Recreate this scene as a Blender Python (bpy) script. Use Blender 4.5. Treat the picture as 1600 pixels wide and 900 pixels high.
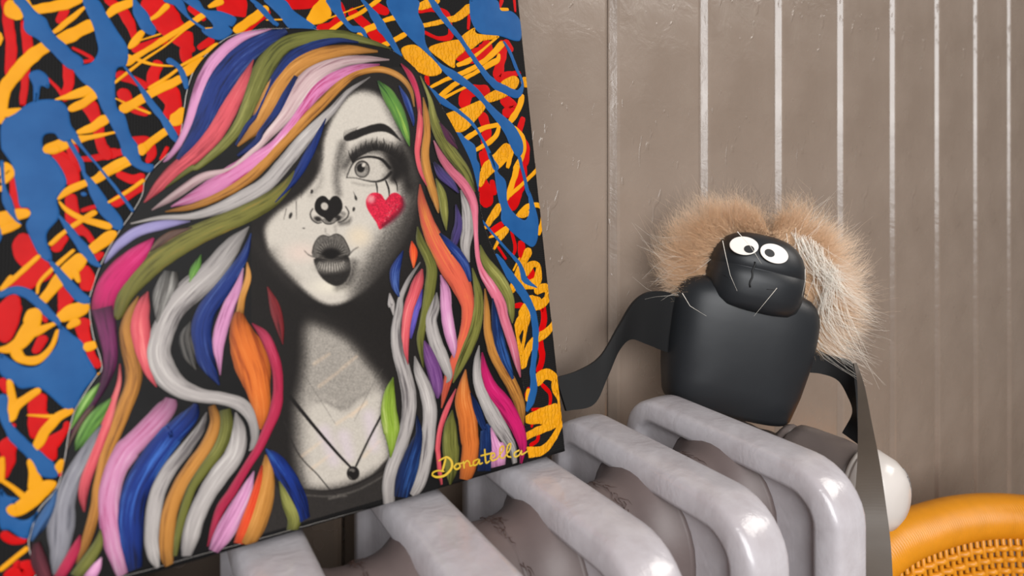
import bpy, bmesh, math, random
import numpy as np
from mathutils import Vector, Matrix, noise
from mathutils.bvhtree import BVHTree

random.seed(7)
rng = np.random.default_rng(7)
for o in list(bpy.data.objects):
    bpy.data.objects.remove(o, do_unlink=True)
C = bpy.context.scene.collection
sc = bpy.context.scene

# ------------------------------------------------------------------ camera
# world: X along the boarded wall, Y towards it, Z up, metres; the eye is over the origin
YAW = math.atan2(600.0, 963.1)
EYE = Vector((0, 0, 0.74))
cam_d = bpy.data.cameras.new('camera')
cam = bpy.data.objects.new('camera', cam_d)
C.objects.link(cam)
cam.location = EYE
cam.rotation_euler = (math.pi / 2, 0, -YAW)
cam_d.sensor_width = 36
cam_d.lens = 963.1 / 1600 * 36
cam_d.shift_y = -178 / 1600
cam_d.clip_start = 0.01
cam_d.dof.use_dof = True
cam_d.dof.focus_distance = 0.36
cam_d.dof.aperture_fstop = 9
sc.camera = cam

# ------------------------------------------------------------------ light
sc.view_settings.view_transform = 'Standard'
sc.view_settings.look = 'None'
sc.view_settings.gamma = 1
sc.view_settings.use_curve_mapping = False
sc.view_settings.exposure = 0.0

world = bpy.data.worlds.new('room_air')
sc.world = world
world.use_nodes = True
bg = world.node_tree.nodes['Background']
bg.inputs['Color'].default_value = (1.0, 0.90, 0.82, 1)
bg.inputs['Strength'].default_value = 0.10


def area(name, loc, target, sx, sy, power, col):
    d = bpy.data.lights.new(name, 'AREA')
    d.shape = 'RECTANGLE'
    d.size, d.size_y = sx, sy
    d.energy = power
    d.color = col
    o = bpy.data.objects.new(name, d)
    C.objects.link(o)
    o.location = loc
    v = Vector(target) - Vector(loc)
    o.rotation_euler = v.to_track_quat('-Z', 'Y').to_euler()
    return o


# daylight from the window behind the viewer, sill at about eye height
area('window_daylight', (-0.62, -1.50, 1.42), (0.25, 0.30, 1.0), 1.9, 1.6, 74, (0.97, 0.975, 0.98))
# second window further along the room
area('side_window_daylight', (2.3, -1.35, 2.45), (0.40, 0.3, 0.70), 1.3, 1.2, 42, (1.0, 0.95, 0.89))


# ------------------------------------------------------------------ helpers
def srgb(r, g, b):
    def l(c):
        c /= 255.0
        return c / 12.92 if c <= 0.04045 else ((c + 0.055) / 1.055) ** 2.4
    return (l(r), l(g), l(b), 1.0)


def pig(c, k=0.62):
    q = srgb(*c)
    return (q[0] * k, q[1] * k, q[2] * k, 1)


def obj(name, me, mat=None, parent=None):
    if isinstance(me, bmesh.types.BMesh):
        m = bpy.data.meshes.new(name)
        me.to_mesh(m)
        me.free()
        me = m
    o = bpy.data.objects.new(name, me)
    C.objects.link(o)
    if mat and not me.materials:
        me.materials.append(mat)
    if parent:
        o.parent = parent
    return o


def mesh(verts, faces, smooth=True):
    m = bpy.data.meshes.new('m')
    m.from_pydata([tuple(v) for v in verts], [], faces)
    if smooth:
        m.polygons.foreach_set('use_smooth', [True] * len(m.polygons))
    m.update()
    return m


def empty(name, loc=(0, 0, 0), rot=(0, 0, 0), parent=None):
    o = bpy.data.objects.new(name, None)
    C.objects.link(o)
    o.location = loc
    o.rotation_euler = rot
    o.empty_display_size = 0.02
    if parent:
        o.parent = parent
    return o


def tag(o, label=None, cat=None, group=None, kind=None):
    if label: o['label'] = label
    if cat: o['category'] = cat
    if group: o['group'] = group
    if kind: o['kind'] = kind
    return o


def loft(rings, closed=True, cap0=True, cap1=True):
    """rings: list of equal-length point lists"""
    n = len(rings[0])
    v = [p for r in rings for p in r]
    f = []
    for i in range(len(rings) - 1):
        for j in range(n if closed else n - 1):
            k = (j + 1) % n
            f.append((i * n + j, i * n + k, (i + 1) * n + k, (i + 1) * n + j))
    if cap0: f.append(tuple(reversed(range(n))))
    if cap1: f.append(tuple(range((len(rings) - 1) * n, len(rings) * n)))
    return v, f


def catmull(P, step):
    """P: list of tuples, resampled smoothly; step in units of the first two coordinates"""
    P = np.array(P, float)
    if len(P) == 2:
        n = max(2, int(np.hypot(*(P[1, :2] - P[0, :2])) / step) + 1)
        t = np.linspace(0, 1, n)[:, None]
        return P[0] * (1 - t) + P[1] * t
    Q = np.vstack([2 * P[0] - P[1], P, 2 * P[-1] - P[-2]])
    out = []
    for i in range(1, len(Q) - 2):
        p0, p1, p2, p3 = Q[i - 1], Q[i], Q[i + 1], Q[i + 2]
        n = max(2, int(np.hypot(*(p2[:2] - p1[:2])) / step) + 1)
        for t in np.linspace(0, 1, n, endpoint=False):
            out.append(0.5 * ((2 * p1) + (-p0 + p2) * t + (2 * p0 - 5 * p1 + 4 * p2 - p3) * t * t + (-p0 + 3 * p1 - 3 * p2 + p3) * t ** 3))
    out.append(P[-1])
    return np.array(out)


def catmull_closed(P, step):
    P = np.array(P, float)
    n = len(P)
    out = []
    for i in range(n):
        p0, p1, p2, p3 = P[i - 1], P[i], P[(i + 1) % n], P[(i + 2) % n]
        m = max(2, int(np.hypot(*(p2 - p1)) / step) + 1)
        for t in np.linspace(0, 1, m, endpoint=False):
            out.append(0.5 * ((2 * p1) + (-p0 + p2) * t + (2 * p0 - 5 * p1 + 4 * p2 - p3) * t * t + (-p0 + 3 * p1 - 3 * p2 + p3) * t ** 3))
    return np.array(out)


def tube(path, radii, seg=12, cap=True):
    """round tube along 3-D path"""
    P = [Vector(p) for p in path]
    rings = []
    up = Vector((0, 0, 1))
    prev = None
    for i, p in enumerate(P):
        t = (P[min(i + 1, len(P) - 1)] - P[max(i - 1, 0)]).normalized()
        if prev is None:
            a = t.cross(up)
            if a.length < 1e-4: a = t.cross(Vector((1, 0, 0)))
            a.normalize()
        else:
            a = (prev - t * prev.dot(t)).normalized()
        prev = a
        b = t.cross(a)
        r = radii[i] if hasattr(radii, '__len__') else radii
        rings.append([p + a * (r * math.cos(2 * math.pi * k / seg)) + b * (r * math.sin(2 * math.pi * k / seg)) for k in range(seg)])
    return loft(rings, True, cap, cap)


# ------------------------------------------------------------------ materials
MATS = {}


class NT:
    def __init__(self, name):
        self.m = bpy.data.materials.new(name)
        self.m.use_nodes = True
        self.t = self.m.node_tree
        self.b = self.t.nodes['Principled BSDF']
        MATS[name] = self.m

    def n(self, typ, **kw):
        x = self.t.nodes.new(typ)
        for k, v in kw.items():
            if k in x.inputs: x.inputs[k].default_value = v
            else: setattr(x, k, v)
        return x

    def l(self, a, b):
        self.t.links.new(a, b)

    def coord(self, kind='Object', scale=(1, 1, 1), rot=(0, 0, 0)):
        c = self.n('ShaderNodeTexCoord')
        m = self.n('ShaderNodeMapping')
        m.inputs['Scale'].default_value = scale
        m.inputs['Rotation'].default_value = rot
        self.l(c.outputs[kind], m.inputs['Vector'])
        return m.outputs['Vector']

    def noise(self, vec, scale, detail=4, rough=0.5, dist=0.0):
        x = self.n('ShaderNodeTexNoise')
        x.inputs['Scale'].default_value = scale
        x.inputs['Detail'].default_value = detail
        x.inputs['Roughness'].default_value = rough
        x.inputs['Distortion'].default_value = dist
        self.l(vec, x.inputs['Vector'])
        return x.outputs['Fac']

    def ramp(self, fac, stops):
        r = self.n('ShaderNodeValToRGB')
        e = r.color_ramp.elements
        while len(e) > 1: e.remove(e[-1])
        e[0].position, e[0].color = stops[0]
        for p, c in stops[1:]:
            k = e.new(p)
            k.color = c
        self.l(fac, r.inputs['Fac'])
        return r.outputs['Color']

    def bump(self, h, strength, dist, prev=None):
        b = self.n('ShaderNodeBump')
        b.inputs['Strength'].default_value = strength
        b.inputs['Distance'].default_value = dist
        self.l(h, b.inputs['Height'])
        if prev is not None: self.l(prev, b.inputs['Normal'])
        return b.outputs['Normal']

    def fin(self, col=None, rough=0.5, normal=None, **kw):
        if col is not None:
            if isinstance(col, tuple): self.b.inputs['Base Color'].default_value = col
            else: self.l(col, self.b.inputs['Base Color'])
        if hasattr(rough, 'links') or hasattr(rough, 'is_output'): self.l(rough, self.b.inputs['Roughness'])
        else: self.b.inputs['Roughness'].default_value = rough
        if normal is not None: self.l(normal, self.b.inputs['Normal'])
        for k, v in kw.items(): self.b.inputs[k].default_value = v
        return self.m


def g(v): return (v, v, v, 1)


def mk_wall():
    m = NT('wall_paint')
    v = m.coord('Object')
    vs = m.coord('Object', (1, 1, 0.08))
    fine = m.noise(vs, 260, 4, 0.6)
    lump = m.noise(v, 45, 5, 0.6, 0.8)
    nick = m.noise(m.coord('Object', (1, 1, 0.35), (0.5, 0.7, 0)), 120, 2, 0.5, 1.5)
    nk = m.ramp(nick, [(0.0, g(0)), (0.68, g(0)), (0.74, g(1))])
    col = m.ramp(m.noise(v, 14, 4), [(0.3, srgb(127, 112, 100)), (0.7, srgb(138, 123, 111))])
    n1 = m.bump(fine, 0.12, 0.0008)
    n2 = m.bump(lump, 0.35, 0.0016, n1)
    n3 = m.bump(nk, 0.5, 0.0006, n2)
    rr = m.ramp(m.noise(v, 30, 3), [(0.3, g(0.20)), (0.7, g(0.30))])
    m.fin(col, rr, n3)
    m.b.inputs['Specular IOR Level'].default_value = 0.8


def mk_rad():
    m = NT('radiator_enamel')
    v = m.coord('Object')
    n = m.noise(v, 55, 5, 0.55, 0.6)
    run = m.noise(m.coord('Object', (1, 1, 0.3)), 130, 3, 0.5, 1.2)
    col = m.ramp(m.noise(v, 40, 5, 0.6), [(0.32, srgb(172, 165, 168)), (0.6, srgb(188, 183, 187)), (0.8, srgb(194, 186, 184))])
    n1 = m.bump(n, 0.4, 0.0014)
    n2 = m.bump(run, 0.22, 0.0008, n1)
    m.fin(col, 0.22, n2)
    m.b.inputs['Specular IOR Level'].default_value = 0.7


def mk_canvas():
    m = NT('black_canvas')
    c = m.n('ShaderNodeTexCoord')
    w1 = m.n('ShaderNodeTexWave', bands_direction='X')
    w2 = m.n('ShaderNodeTexWave', bands_direction='Z')
    for w in (w1, w2):
        w.inputs['Scale'].default_value = 330
        w.inputs['Distortion'].default_value = 0.6
        m.l(c.outputs['Object'], w.inputs['Vector'])
    mx = m.n('ShaderNodeMath', operation='MULTIPLY')
    m.l(w1.outputs['Fac'], mx.inputs[0])
    m.l(w2.outputs['Fac'], mx.inputs[1])
    nb = m.bump(mx.outputs[0], 0.5, 0.0004)
    m.fin(srgb(16, 15, 15), 0.65, nb)
    m.b.inputs['Specular IOR Level'].default_value = 0.12


def mk_relief(name, c0, c1, wrinkle):
    m = NT(name)
    v = m.coord('Object')
    col = m.ramp(m.noise(v, 90, 3), [(0.3, c0), (0.7, c1)])
    if wrinkle:
        w = m.n('ShaderNodeTexWave')
        w.inputs['Scale'].default_value = 150
        w.inputs['Distortion'].default_value = 9
        w.inputs['Detail'].default_value = 2
        w.inputs['Detail Scale'].default_value = 1.6
        m.l(v, w.inputs['Vector'])
        nb = m.bump(w.outputs['Fac'], 0.6, 0.0007)
    else:
        nb = m.bump(m.noise(v, 160, 3), 0.15, 0.0006)
    m.fin(col, 0.4, nb)
    m.b.inputs['Specular IOR Level'].default_value = 0.07


def mk_lock(name, dark, mid, light):
    """brush-painted band: streaks run along the UV's V"""
    m = NT(name)
    uv = m.n('ShaderNodeUVMap', uv_map='UVMap')
    mp = m.n('ShaderNodeMapping')
    mp.inputs['Scale'].default_value = (1.0, 0.045, 1)
    m.l(uv.outputs['UV'], mp.inputs['Vector'])
    oi = m.n('ShaderNodeObjectInfo')
    add = m.n('ShaderNodeVectorMath', operation='ADD')
    sca = m.n('ShaderNodeVectorMath', operation='SCALE')
    m.l(oi.outputs['Random'], sca.inputs['Scale'])
    sca.inputs[0].default_value = (37, 91, 13)
    m.l(mp.outputs['Vector'], add.inputs[0])
    m.l(sca.outputs['Vector'], add.inputs[1])
    n1 = m.noise(add.outputs['Vector'], 1.1, 6, 0.62)
    mp2 = m.n('ShaderNodeMapping')
    mp2.inputs['Scale'].default_value = (0.16, 0.03, 1)
    m.l(uv.outputs['UV'], mp2.inputs['Vector'])
    add2 = m.n('ShaderNodeVectorMath', operation='ADD')
    m.l(mp2.outputs['Vector'], add2.inputs[0])
    m.l(sca.outputs['Vector'], add2.inputs[1])
    n2 = m.noise(add2.outputs['Vector'], 1.0, 2, 0.5)
    mm = m.n('ShaderNodeMath', operation='MULTIPLY_ADD')
    m.l(n1, mm.inputs[0])
    mm.inputs[1].default_value = 0.62
    hf = m.n('ShaderNodeMath', operation='MULTIPLY')
    m.l(n2, hf.inputs[0])
    hf.inputs[1].default_value = 0.38
    m.l(hf.outputs[0], mm.inputs[2])
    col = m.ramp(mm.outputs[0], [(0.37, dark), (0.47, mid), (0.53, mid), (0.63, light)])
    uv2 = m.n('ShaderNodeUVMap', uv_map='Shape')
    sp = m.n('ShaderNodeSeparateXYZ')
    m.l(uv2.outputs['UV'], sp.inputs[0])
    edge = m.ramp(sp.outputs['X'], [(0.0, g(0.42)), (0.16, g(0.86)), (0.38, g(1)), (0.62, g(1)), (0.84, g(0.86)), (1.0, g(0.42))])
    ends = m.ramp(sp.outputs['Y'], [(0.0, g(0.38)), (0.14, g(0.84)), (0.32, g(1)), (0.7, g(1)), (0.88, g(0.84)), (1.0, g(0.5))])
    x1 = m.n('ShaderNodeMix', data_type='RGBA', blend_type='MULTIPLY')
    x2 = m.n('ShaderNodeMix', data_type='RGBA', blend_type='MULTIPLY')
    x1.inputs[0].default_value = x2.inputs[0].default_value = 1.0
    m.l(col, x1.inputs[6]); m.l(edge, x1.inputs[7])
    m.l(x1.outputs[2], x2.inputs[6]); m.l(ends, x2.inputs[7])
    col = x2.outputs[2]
    nb = m.bump(n1, 0.25, 0.0003)
    m.fin(col, 0.45, nb)
    m.b.inputs['Specular IOR Level'].default_value = 0.14


mk_wall(); mk_rad(); mk_canvas()
mk_relief('red_paint', pig((200, 2, 6)), pig((222, 10, 12)), False)
mk_relief('yellow_paint', pig((240, 160, 12)), pig((252, 174, 28)), False)
mk_relief('yellow_wrinkled_paint', pig((240, 158, 14)), pig((250, 172, 28)), True)
mk_relief('blue_paint', pig((34, 88, 148)), pig((42, 99, 160)), False)
mk_relief('signature_paint', pig((226, 184, 50)), pig((238, 200, 80)), False)
LC = {
    'pink': ((190, 110, 160), (228, 156, 200), (240, 190, 216)), 'blue': ((12, 20, 60), (28, 52, 124), (78, 104, 168)),
    'blue2': ((8, 18, 62), (20, 50, 132), (66, 118, 205)), 'navy': ((14, 24, 62), (26, 48, 112), (52, 86, 130)),
    'navyb': ((10, 14, 36), (18, 40, 88), (48, 90, 156)), 'coral': ((200, 70, 82), (232, 94, 104), (242, 132, 130)),
    'olive': ((84, 86, 34), (118, 118, 54), (148, 146, 78)), 'olive2': ((84, 84, 34), (132, 130, 62), (168, 164, 92)),
    'oliveorange': ((92, 88, 36), (128, 124, 56), (172, 138, 60)), 'orange': ((156, 98, 44), (204, 138, 62), (222, 158, 84)),
    'orange2': ((190, 96, 40), (222, 118, 50), (236, 146, 76)), 'blush': ((196, 150, 156), (216, 184, 184), (232, 208, 204)),
    'hotpink': ((214, 36, 120), (232, 140, 190), (246, 190, 218)), 'hotpink2': ((206, 60, 132), (220, 146, 186), (236, 190, 214)),
    'white': ((128, 120, 120), (188, 180, 176), (216, 208, 202)), 'ash': ((50, 48, 46), (98, 94, 90), (170, 166, 160)),
    'ash2': ((92, 92, 104), (152, 150, 158), (190, 188, 190)), 'lilac': ((128, 118, 168), (160, 150, 200), (184, 176, 216)),
    'magenta': ((170, 20, 88), (212, 30, 108), (226, 62, 132)), 'plum': ((70, 28, 60), (126, 44, 96), (160, 64, 122)),
    'plum2': ((46, 22, 40), (84, 36, 66), (110, 54, 84)), 'umber': ((66, 48, 44), (104, 78, 68), (150, 112, 84)),
    'green': ((44, 76, 34), (100, 150, 62), (168, 206, 116)), 'green2': ((48, 92, 52), (96, 146, 62), (150, 184, 78)),
    'green3': ((104, 128, 34), (146, 176, 58), (206, 216, 128)), 'flame': ((206, 92, 34), (232, 118, 44), (240, 138, 62)),
    'crimson': ((150, 30, 58), (190, 42, 78), (214, 70, 104)), 'dimred': ((70, 26, 28), (128, 38, 44), (158, 54, 56)),
    'steel': ((34, 58, 96), (62, 104, 156), (100, 140, 186)), 'maroon': ((54, 24, 30), (96, 38, 50), (120, 50, 60)),
    'redorange': ((216, 52, 26), (240, 80, 40), (246, 120, 60)), 'rose': ((214, 96, 122), (234, 122, 146), (242, 166, 186)),
    'purple': ((40, 34, 66), (74, 60, 116), (110, 92, 150)), 'purple2': ((40, 36, 100), (78, 66, 160), (110, 96, 186)),
    'purple3': ((60, 38, 74), (112, 64, 126), (140, 92, 150)), 'corange': ((216, 86, 64), (236, 104, 76), (232, 140, 70)),
}
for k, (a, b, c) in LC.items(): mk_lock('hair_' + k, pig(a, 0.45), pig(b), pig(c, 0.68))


def mk_simple(name, col, rough=0.5, bump=0.0, scale=80, **kw):
    m = NT(name)
    nb = None
    v = m.coord('Object')
    if bump: nb = m.bump(m.noise(v, scale, 4), bump, 0.001)
    c = m.ramp(m.noise(v, scale * 0.6, 3), [(0.3, tuple(x * 0.9 for x in col[:3]) + (1,)), (0.7, col)])
    m.fin(c, rough, nb, **kw)


mk_simple('shaded_enamel', srgb(106, 93, 91), 0.5, 0.4, 60)  # hub enamel, colour darkened to hold the shade in the valleys between sections
mk_simple('paper_edge', srgb(196, 190, 184), 0.6)
mk_simple('cutout_black', srgb(14, 13, 13), 0.55, 0.1, 200, **{'Specular IOR Level': 0.12})
mk_simple('black_plastic', srgb(34, 36, 39), 0.42, 0.12, 60, **{'Specular IOR Level': 0.35})
mk_simple('black_rubber', srgb(17, 17, 18), 0.6, 0.1, 90, **{'Specular IOR Level': 0.3})
mk_simple('strap_rubber', srgb(84, 74, 65), 0.55, 0.1, 90)
mk_simple('seam_black', srgb(10, 10, 11), 0.6)
mk_simple('eye_white', srgb(236, 228, 220), 0.5, 0.05)
mk_simple('pupil_black', srgb(38, 38, 40), 0.5)
mk_simple('fur_tan', srgb(240, 212, 184), 0.6, 0, 40)
mk_simple('fur_ginger', srgb(234, 196, 158), 0.6, 0, 40)
mk_simple('fur_white', srgb(244, 236, 224), 0.45, 0, 40)
mk_simple('fur_dark', srgb(66, 54, 48), 0.6, 0, 40)
mk_simple('valve_white', srgb(206, 198, 192), 0.22, 0.05, 50)
mk_simple('valve_mark', srgb(120, 114, 112), 0.4)
mk_simple('pipe_paint', srgb(112, 101, 97), 0.4, 0.5, 70)
mk_simple('lint_brown', srgb(74, 50, 42), 0.8)
mk_simple('chair_cane', srgb(216, 142, 24), 0.38, 0.1, 120)
mk_simple('floor_paint', srgb(92, 78, 66), 0.5, 0.2, 30)

m = NT('portrait_print')
at = m.n('ShaderNodeAttribute', attribute_name='ink')
m.fin(at.outputs['Color'], 0.5, m.bump(m.noise(m.coord('Object'), 1500, 2), 0.12, 0.0003))
m.b.inputs['Specular IOR Level'].default_value = 0.1

# ------------------------------------------------------------------ setting
FLOOR = -0.15
WALL_Y = 0.335
fl = obj('floor', mesh([(-2.2, -2.2, FLOOR), (3.2, -2.2, FLOOR), (3.2, WALL_Y + .02, FLOOR), (-2.2, WALL_Y + .02, FLOOR)], [(0, 1, 2, 3)], False), MATS['floor_paint'])
tag(fl, 'brown painted floor below the radiator', 'floor', kind='structure')

wall = empty('wall_back', (0, WALL_Y, FLOOR))
tag(wall, 'glossy taupe painted wall of vertical grooved boards', 'wall', kind='structure')
PITCH, X0 = 0.0957, 0.2931
Hb = 2.6


def board_mesh():
    """one tongue-and-groove board, V-bevelled edges, front at y=0"""
    w, bv = PITCH, 0.0056
    prof = [(0.0006, 0.016), (0.0006, bv), (0.0012, bv * 0.82), (bv * 0.85, 0.0006), (bv * 1.25, 0.0)]
    prof = prof + [(w - x, y) for x, y in reversed(prof)]
    rings = [[Vector((x, y, z)) for x, y in prof] for z in (0, Hb)]
    v, f = loft(rings, True, True, True)
    m_ = mesh(v, f, False)
    return m_


bm_ = board_mesh()
bm_.materials.append(MATS['wall_paint'])
for i in range(-22, 26):
    o = obj('board', bm_, None, wall)
    o.location = (X0 + i * PITCH, 0, 0)
back = obj('backing', mesh([(-2.2, 0.008, 0), (3.2, 0.008, 0), (3.2, 0.008, Hb), (-2.2, 0.008, Hb)], [(0, 1, 2, 3)], False), MATS['wall_paint'], wall)

# ------------------------------------------------------------------ radiator
RT = 0.600                      # top of the sections
RY0, RY1 = 0.158, 0.301         # front and back
PITCH_R = 0.0596
XA = 0.2855                     # crest of the last section
rad = empty('radiator', (XA, 0.23, FLOOR))
tag(rad, 'old white painted cast iron column radiator under the canvas', 'radiator')


def rrect(inset, rc=0.026, rb=0.02):
    y0, y1, z1, z0 = RY0 + inset, RY1 - inset, RT + 0.0 - inset, FLOOR + 0.06 + inset
    r = max(rc - inset, 0.006)
    pts = []
    for cy, cz, a0 in ((y0 + r, z1 - r, 180), (y1 - r, z1 - r, 90), (y1 - r, z0 + r, 0), (y0 + r, z0 + r, -90)):
        for k in range(9):
            a = math.radians(a0 - 90 * k / 8)
            pts.append((cy + r * math.cos(a), cz + r * math.sin(a)))
    return pts


def section_mesh():
    prof = [(0.0, 0.0), (0.0086, 0.0003), (0.0106, 0.0008), (0.0119, 0.0019), (0.0127, 0.0036), (0.0133, 0.0068), (0.0137, 0.0104),
            (0.0132, 0.0124), (0.0106, 0.0134), (0.0086, 0.0142), (0.0074, 0.0160), (0.0070, 0.0190), (0.0068, 0.030)]
    full = [(-t, i) for t, i in reversed(prof[1:])] + prof
    rings = []
    for t, i in full:
        rings.append([Vector((t, y - 0.23, z - FLOOR)) for y, z in rrect(i)])
    v, f = loft(rings, True, True, True)
    return mesh(v, f)


def hub_mesh():
    """waisted nipple and column that ties two sections, seam in the middle"""
    hw = (PITCH_R - 2 * 0.0068) / 2
    cy, cz = 0.230 - 0.23, RT - 0.0385 - FLOOR
    rings = []
    for t in (-1.0, -0.93, -0.8, -0.6, -0.4, -0.2, -0.05, -0.02, 0.0, 0.02, 0.05, 0.2, 0.4, 0.6, 0.8, 0.93, 1.0):
        r = 0.0265 + 0.0100 * abs(t) ** 3 - (0.0006 if t == 0 else 0)
        ring = [Vector((t * hw, cy - r, 0.1))]
        for k in range(17):
            a = math.pi - math.pi * k / 16
            ring.append(Vector((t * hw, cy + r * math.cos(a), cz + r * math.sin(a))))
        ring.append(Vector((t * hw, cy + r, 0.1)))
        rings.append(ring)
    v, f = loft(rings, True, True, True)
    return mesh(v, f)


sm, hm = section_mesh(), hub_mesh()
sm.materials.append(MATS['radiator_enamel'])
hm.materials.append(MATS['shaded_enamel'])
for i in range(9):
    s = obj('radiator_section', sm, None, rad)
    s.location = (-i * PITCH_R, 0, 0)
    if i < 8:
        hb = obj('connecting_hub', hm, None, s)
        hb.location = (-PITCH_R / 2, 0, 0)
    for y in (RY0 + 0.03, RY1 - 0.03):
        if i in (0, 8):
            ft = obj('foot', mesh(*tube([(0, y - 0.23, 0), (0, y - 0.23, 0.03), (0, y - 0.23, 0.07)], [0.016, 0.011, 0.011], 12)), MATS['radiator_enamel'], s)


def strands(specs, r, sides=3, seg=6):
    """specs: list of point lists -> thin tapering hairs in one mesh"""
    V, Fc = [], []
    for pts in specs:
        pts = [Vector(p) for p in pts]
        n = len(pts)
        base = len(V)
        for i, p in enumerate(pts):
            t = (pts[min(i + 1, n - 1)] - pts[max(i - 1, 0)]).normalized()
            a = t.cross(Vector((0.31, 0.77, 0.55))).normalized()
            b = t.cross(a)
            rr = r * (1 - 0.82 * i / (n - 1))
            for k in range(sides):
                V.append(p + a * (rr * math.cos(6.2832 * k / sides)) + b * (rr * math.sin(6.2832 * k / sides)))
        for i in range(n - 1):
            for k in range(sides):
                k2 = (k + 1) % sides
                Fc.append((base + i * sides + k, base + i * sides + k2, base + (i + 1) * sides + k2, base + (i + 1) * sides + k))
    return mesh(V, Fc)


# fluff caught along the seams of the hubs
for i in range(4):
    sp = []
    for k in range(26):
        a0 = random.uniform(1.0, 3.0)
        pts = []
        a = a0
        x = random.gauss(0, 0.0012)
        for q in range(4):
            rr = 0.0265 + 0.0004
            pts.append((-PITCH_R * (i + .5) + x, 0.230 - 0.23 + rr * math.cos(a), RT - 0.0385 - FLOOR + rr * math.sin(a) + 0.0002))
            a += random.uniform(0.02, 0.10)
            x += random.gauss(0, 0.0011)
        sp.append(pts)
    tag(obj('lint', strands(sp, 0.00022), MATS['lint_brown'], rad), kind='stuff')

# ------------------------------------------------------------------ valve
VX, VZ = 0.360, 0.560
valve = empty('radiator_valve', (VX, 0.25, VZ))
tag(valve, 'white rounded thermostat valve knob on a taupe pipe behind the hanging strap', 'valve')


def revolve_y(prof, seg=40, lump=0.0, sd=0):
    rings = []
    for y, r in prof:
        ring = []
        for k in range(seg):
            a = 2 * math.pi * k / seg
            rr = r
            if lump:
                rr += lump * noise.noise(Vector((math.cos(a) * 2.1 + sd, y * 90, math.sin(a) * 2.1)))
            ring.append(Vector((rr * math.cos(a), y, rr * math.sin(a))))
        rings.append(ring)
    return loft(rings)


pf = [(0.084 - 0.003 * k, 0.0086) for k in range(0, 28)] + [(0.001, 0.0105), (-0.002, 0.0135), (-0.005, 0.0175), (-0.009, 0.0188), (-0.0125, 0.017)]
obj('pipe', mesh(*revolve_y(pf, 36, 0.0022, 3)), MATS['pipe_paint'], valve)
pf = [(-0.012, 0.014), (-0.012, 0.0185), (-0.0145, 0.0205), (-0.022, 0.0212), (-0.038, 0.0212), (-0.053, 0.0208), (-0.0555, 0.0185), (-0.0555, 0.012)]
obj('collar', mesh(*revolve_y(pf, 36, 0.0014, 9)), MATS['pipe_paint'], valve)
pf = [(y_ + 0.017, r_ * 0.92) for y_, r_ in [(-0.0715, 0.016), (-0.0717, 0.0225), (-0.072, 0.0238), (-0.0725, 0.0243), (-0.0738, 0.0243), (-0.0742, 0.0239), (-0.0748, 0.0239), (-0.0752, 0.0243), (-0.076, 0.0243), (-0.078, 0.0236), (-0.085, 0.0218), (-0.0895, 0.0185), (-0.0925, 0.013), (-0.0935, 0.006), (-0.0937, 0.001)]]
knob = obj('knob', mesh(*revolve_y(pf, 48)), MATS['valve_white'], valve)


def on_knob(a, b):
    """point on the rounded end of the knob"""
    y = float(np.interp(b, [0.001, 0.006, 0.013, 0.0185, 0.0218, 0.0236], [-0.0937, -0.0935, -0.0925, -0.0895, -0.085, -0.078]))
    return Vector((b * 0.92 * math.cos(a), y + 0.017 - 0.0002, b * 0.92 * math.sin(a)))


for r0, a0, a1 in ((0.0195, -0.9, 0.9), (0.0165, -0.7, 0.75), (0.0195, 3.4, 4.4)):
    pts = [on_knob(a0 + (a1 - a0) * k / 20, r0 + 0.0006 * math.sin(k * 2.1)) for k in range(21)]
    obj('dial_mark', mesh(*tube(pts, 0.00035, 5)), MATS['valve_mark'], knob)
for k in range(9):
    a = -0.75 + 0.17 * k
    pts = [on_knob(a, 0.0170), on_knob(a + 0.06, 0.0182), on_knob(a + 0.02, 0.0192)]
    obj('dial_mark', mesh(*tube(pts, 0.0003, 5)), MATS['valve_mark'], knob)

# ------------------------------------------------------------------ painting
LEAN = math.radians(10.5)
PZ = RT + 0.0035
PYB, PXR = 0.2425, 0.1828
PW, PH, PT = 0.25, 0.40, 0.018
painting = empty('painting', (PXR, PYB, PZ), (-LEAN, 0, 0))
tag(painting, 'pop art canvas of a woman with rainbow hair leaning on the radiator', 'painting')
# canvas frame: local x (right edge at 0, leftwards negative), local z up the canvas, front face at y = 0
_U = Vector((0, math.sin(LEAN), math.cos(LEAN)))
_N = Vector((0, -math.cos(LEAN), math.sin(LEAN)))


def _sheet_exact(px, py):
    f = 963.1
    d = Vector((math.sin(YAW), math.cos(YAW), 0)) + Vector((math.cos(YAW), -math.sin(YAW), 0)) * ((px - 800) / f) + Vector((0, 0, (272 - py) / f))
    o_ = Vector((PXR, PYB, PZ))
    t = (o_ - EYE).dot(_N) / d.dot(_N)
    q = EYE + d * t - o_
    return q.x, q.dot(_U)


# plan drawing of the artwork -> canvas metres (a single plane-to-plane matrix)
_src = [(0, 0), (800, 0), (800, 900), (0, 900)]
_A = []
_b = []
for (sx, sy) in _src:
    u, v = _sheet_exact(sx, sy)
    _A.append([sx, sy, 1, 0, 0, 0, -u * sx, -u * sy]); _b.append(u)
    _A.append([0, 0, 0, sx, sy, 1, -v * sx, -v * sy]); _b.append(v)
HM = np.append(np.linalg.solve(np.array(_A), np.array(_b)), 1).reshape(3, 3)


def sheet(P):
    P = np.atleast_2d(np.array(P, float))
    q = np.c_[P[:, :2], np.ones(len(P))] @ HM.T
    return q[:, :2] / q[:, 2:3]


def sheet_scale(P):
    """local metres per drawing unit"""
    a = sheet(P)
    b = sheet(np.array(P)[:, :2] + [1, 0])
    c = sheet(np.array(P)[:, :2] + [0, 1])
    return 0.5 * (np.hypot(*(b - a).T) + np.hypot(*(c - a).T))


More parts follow.
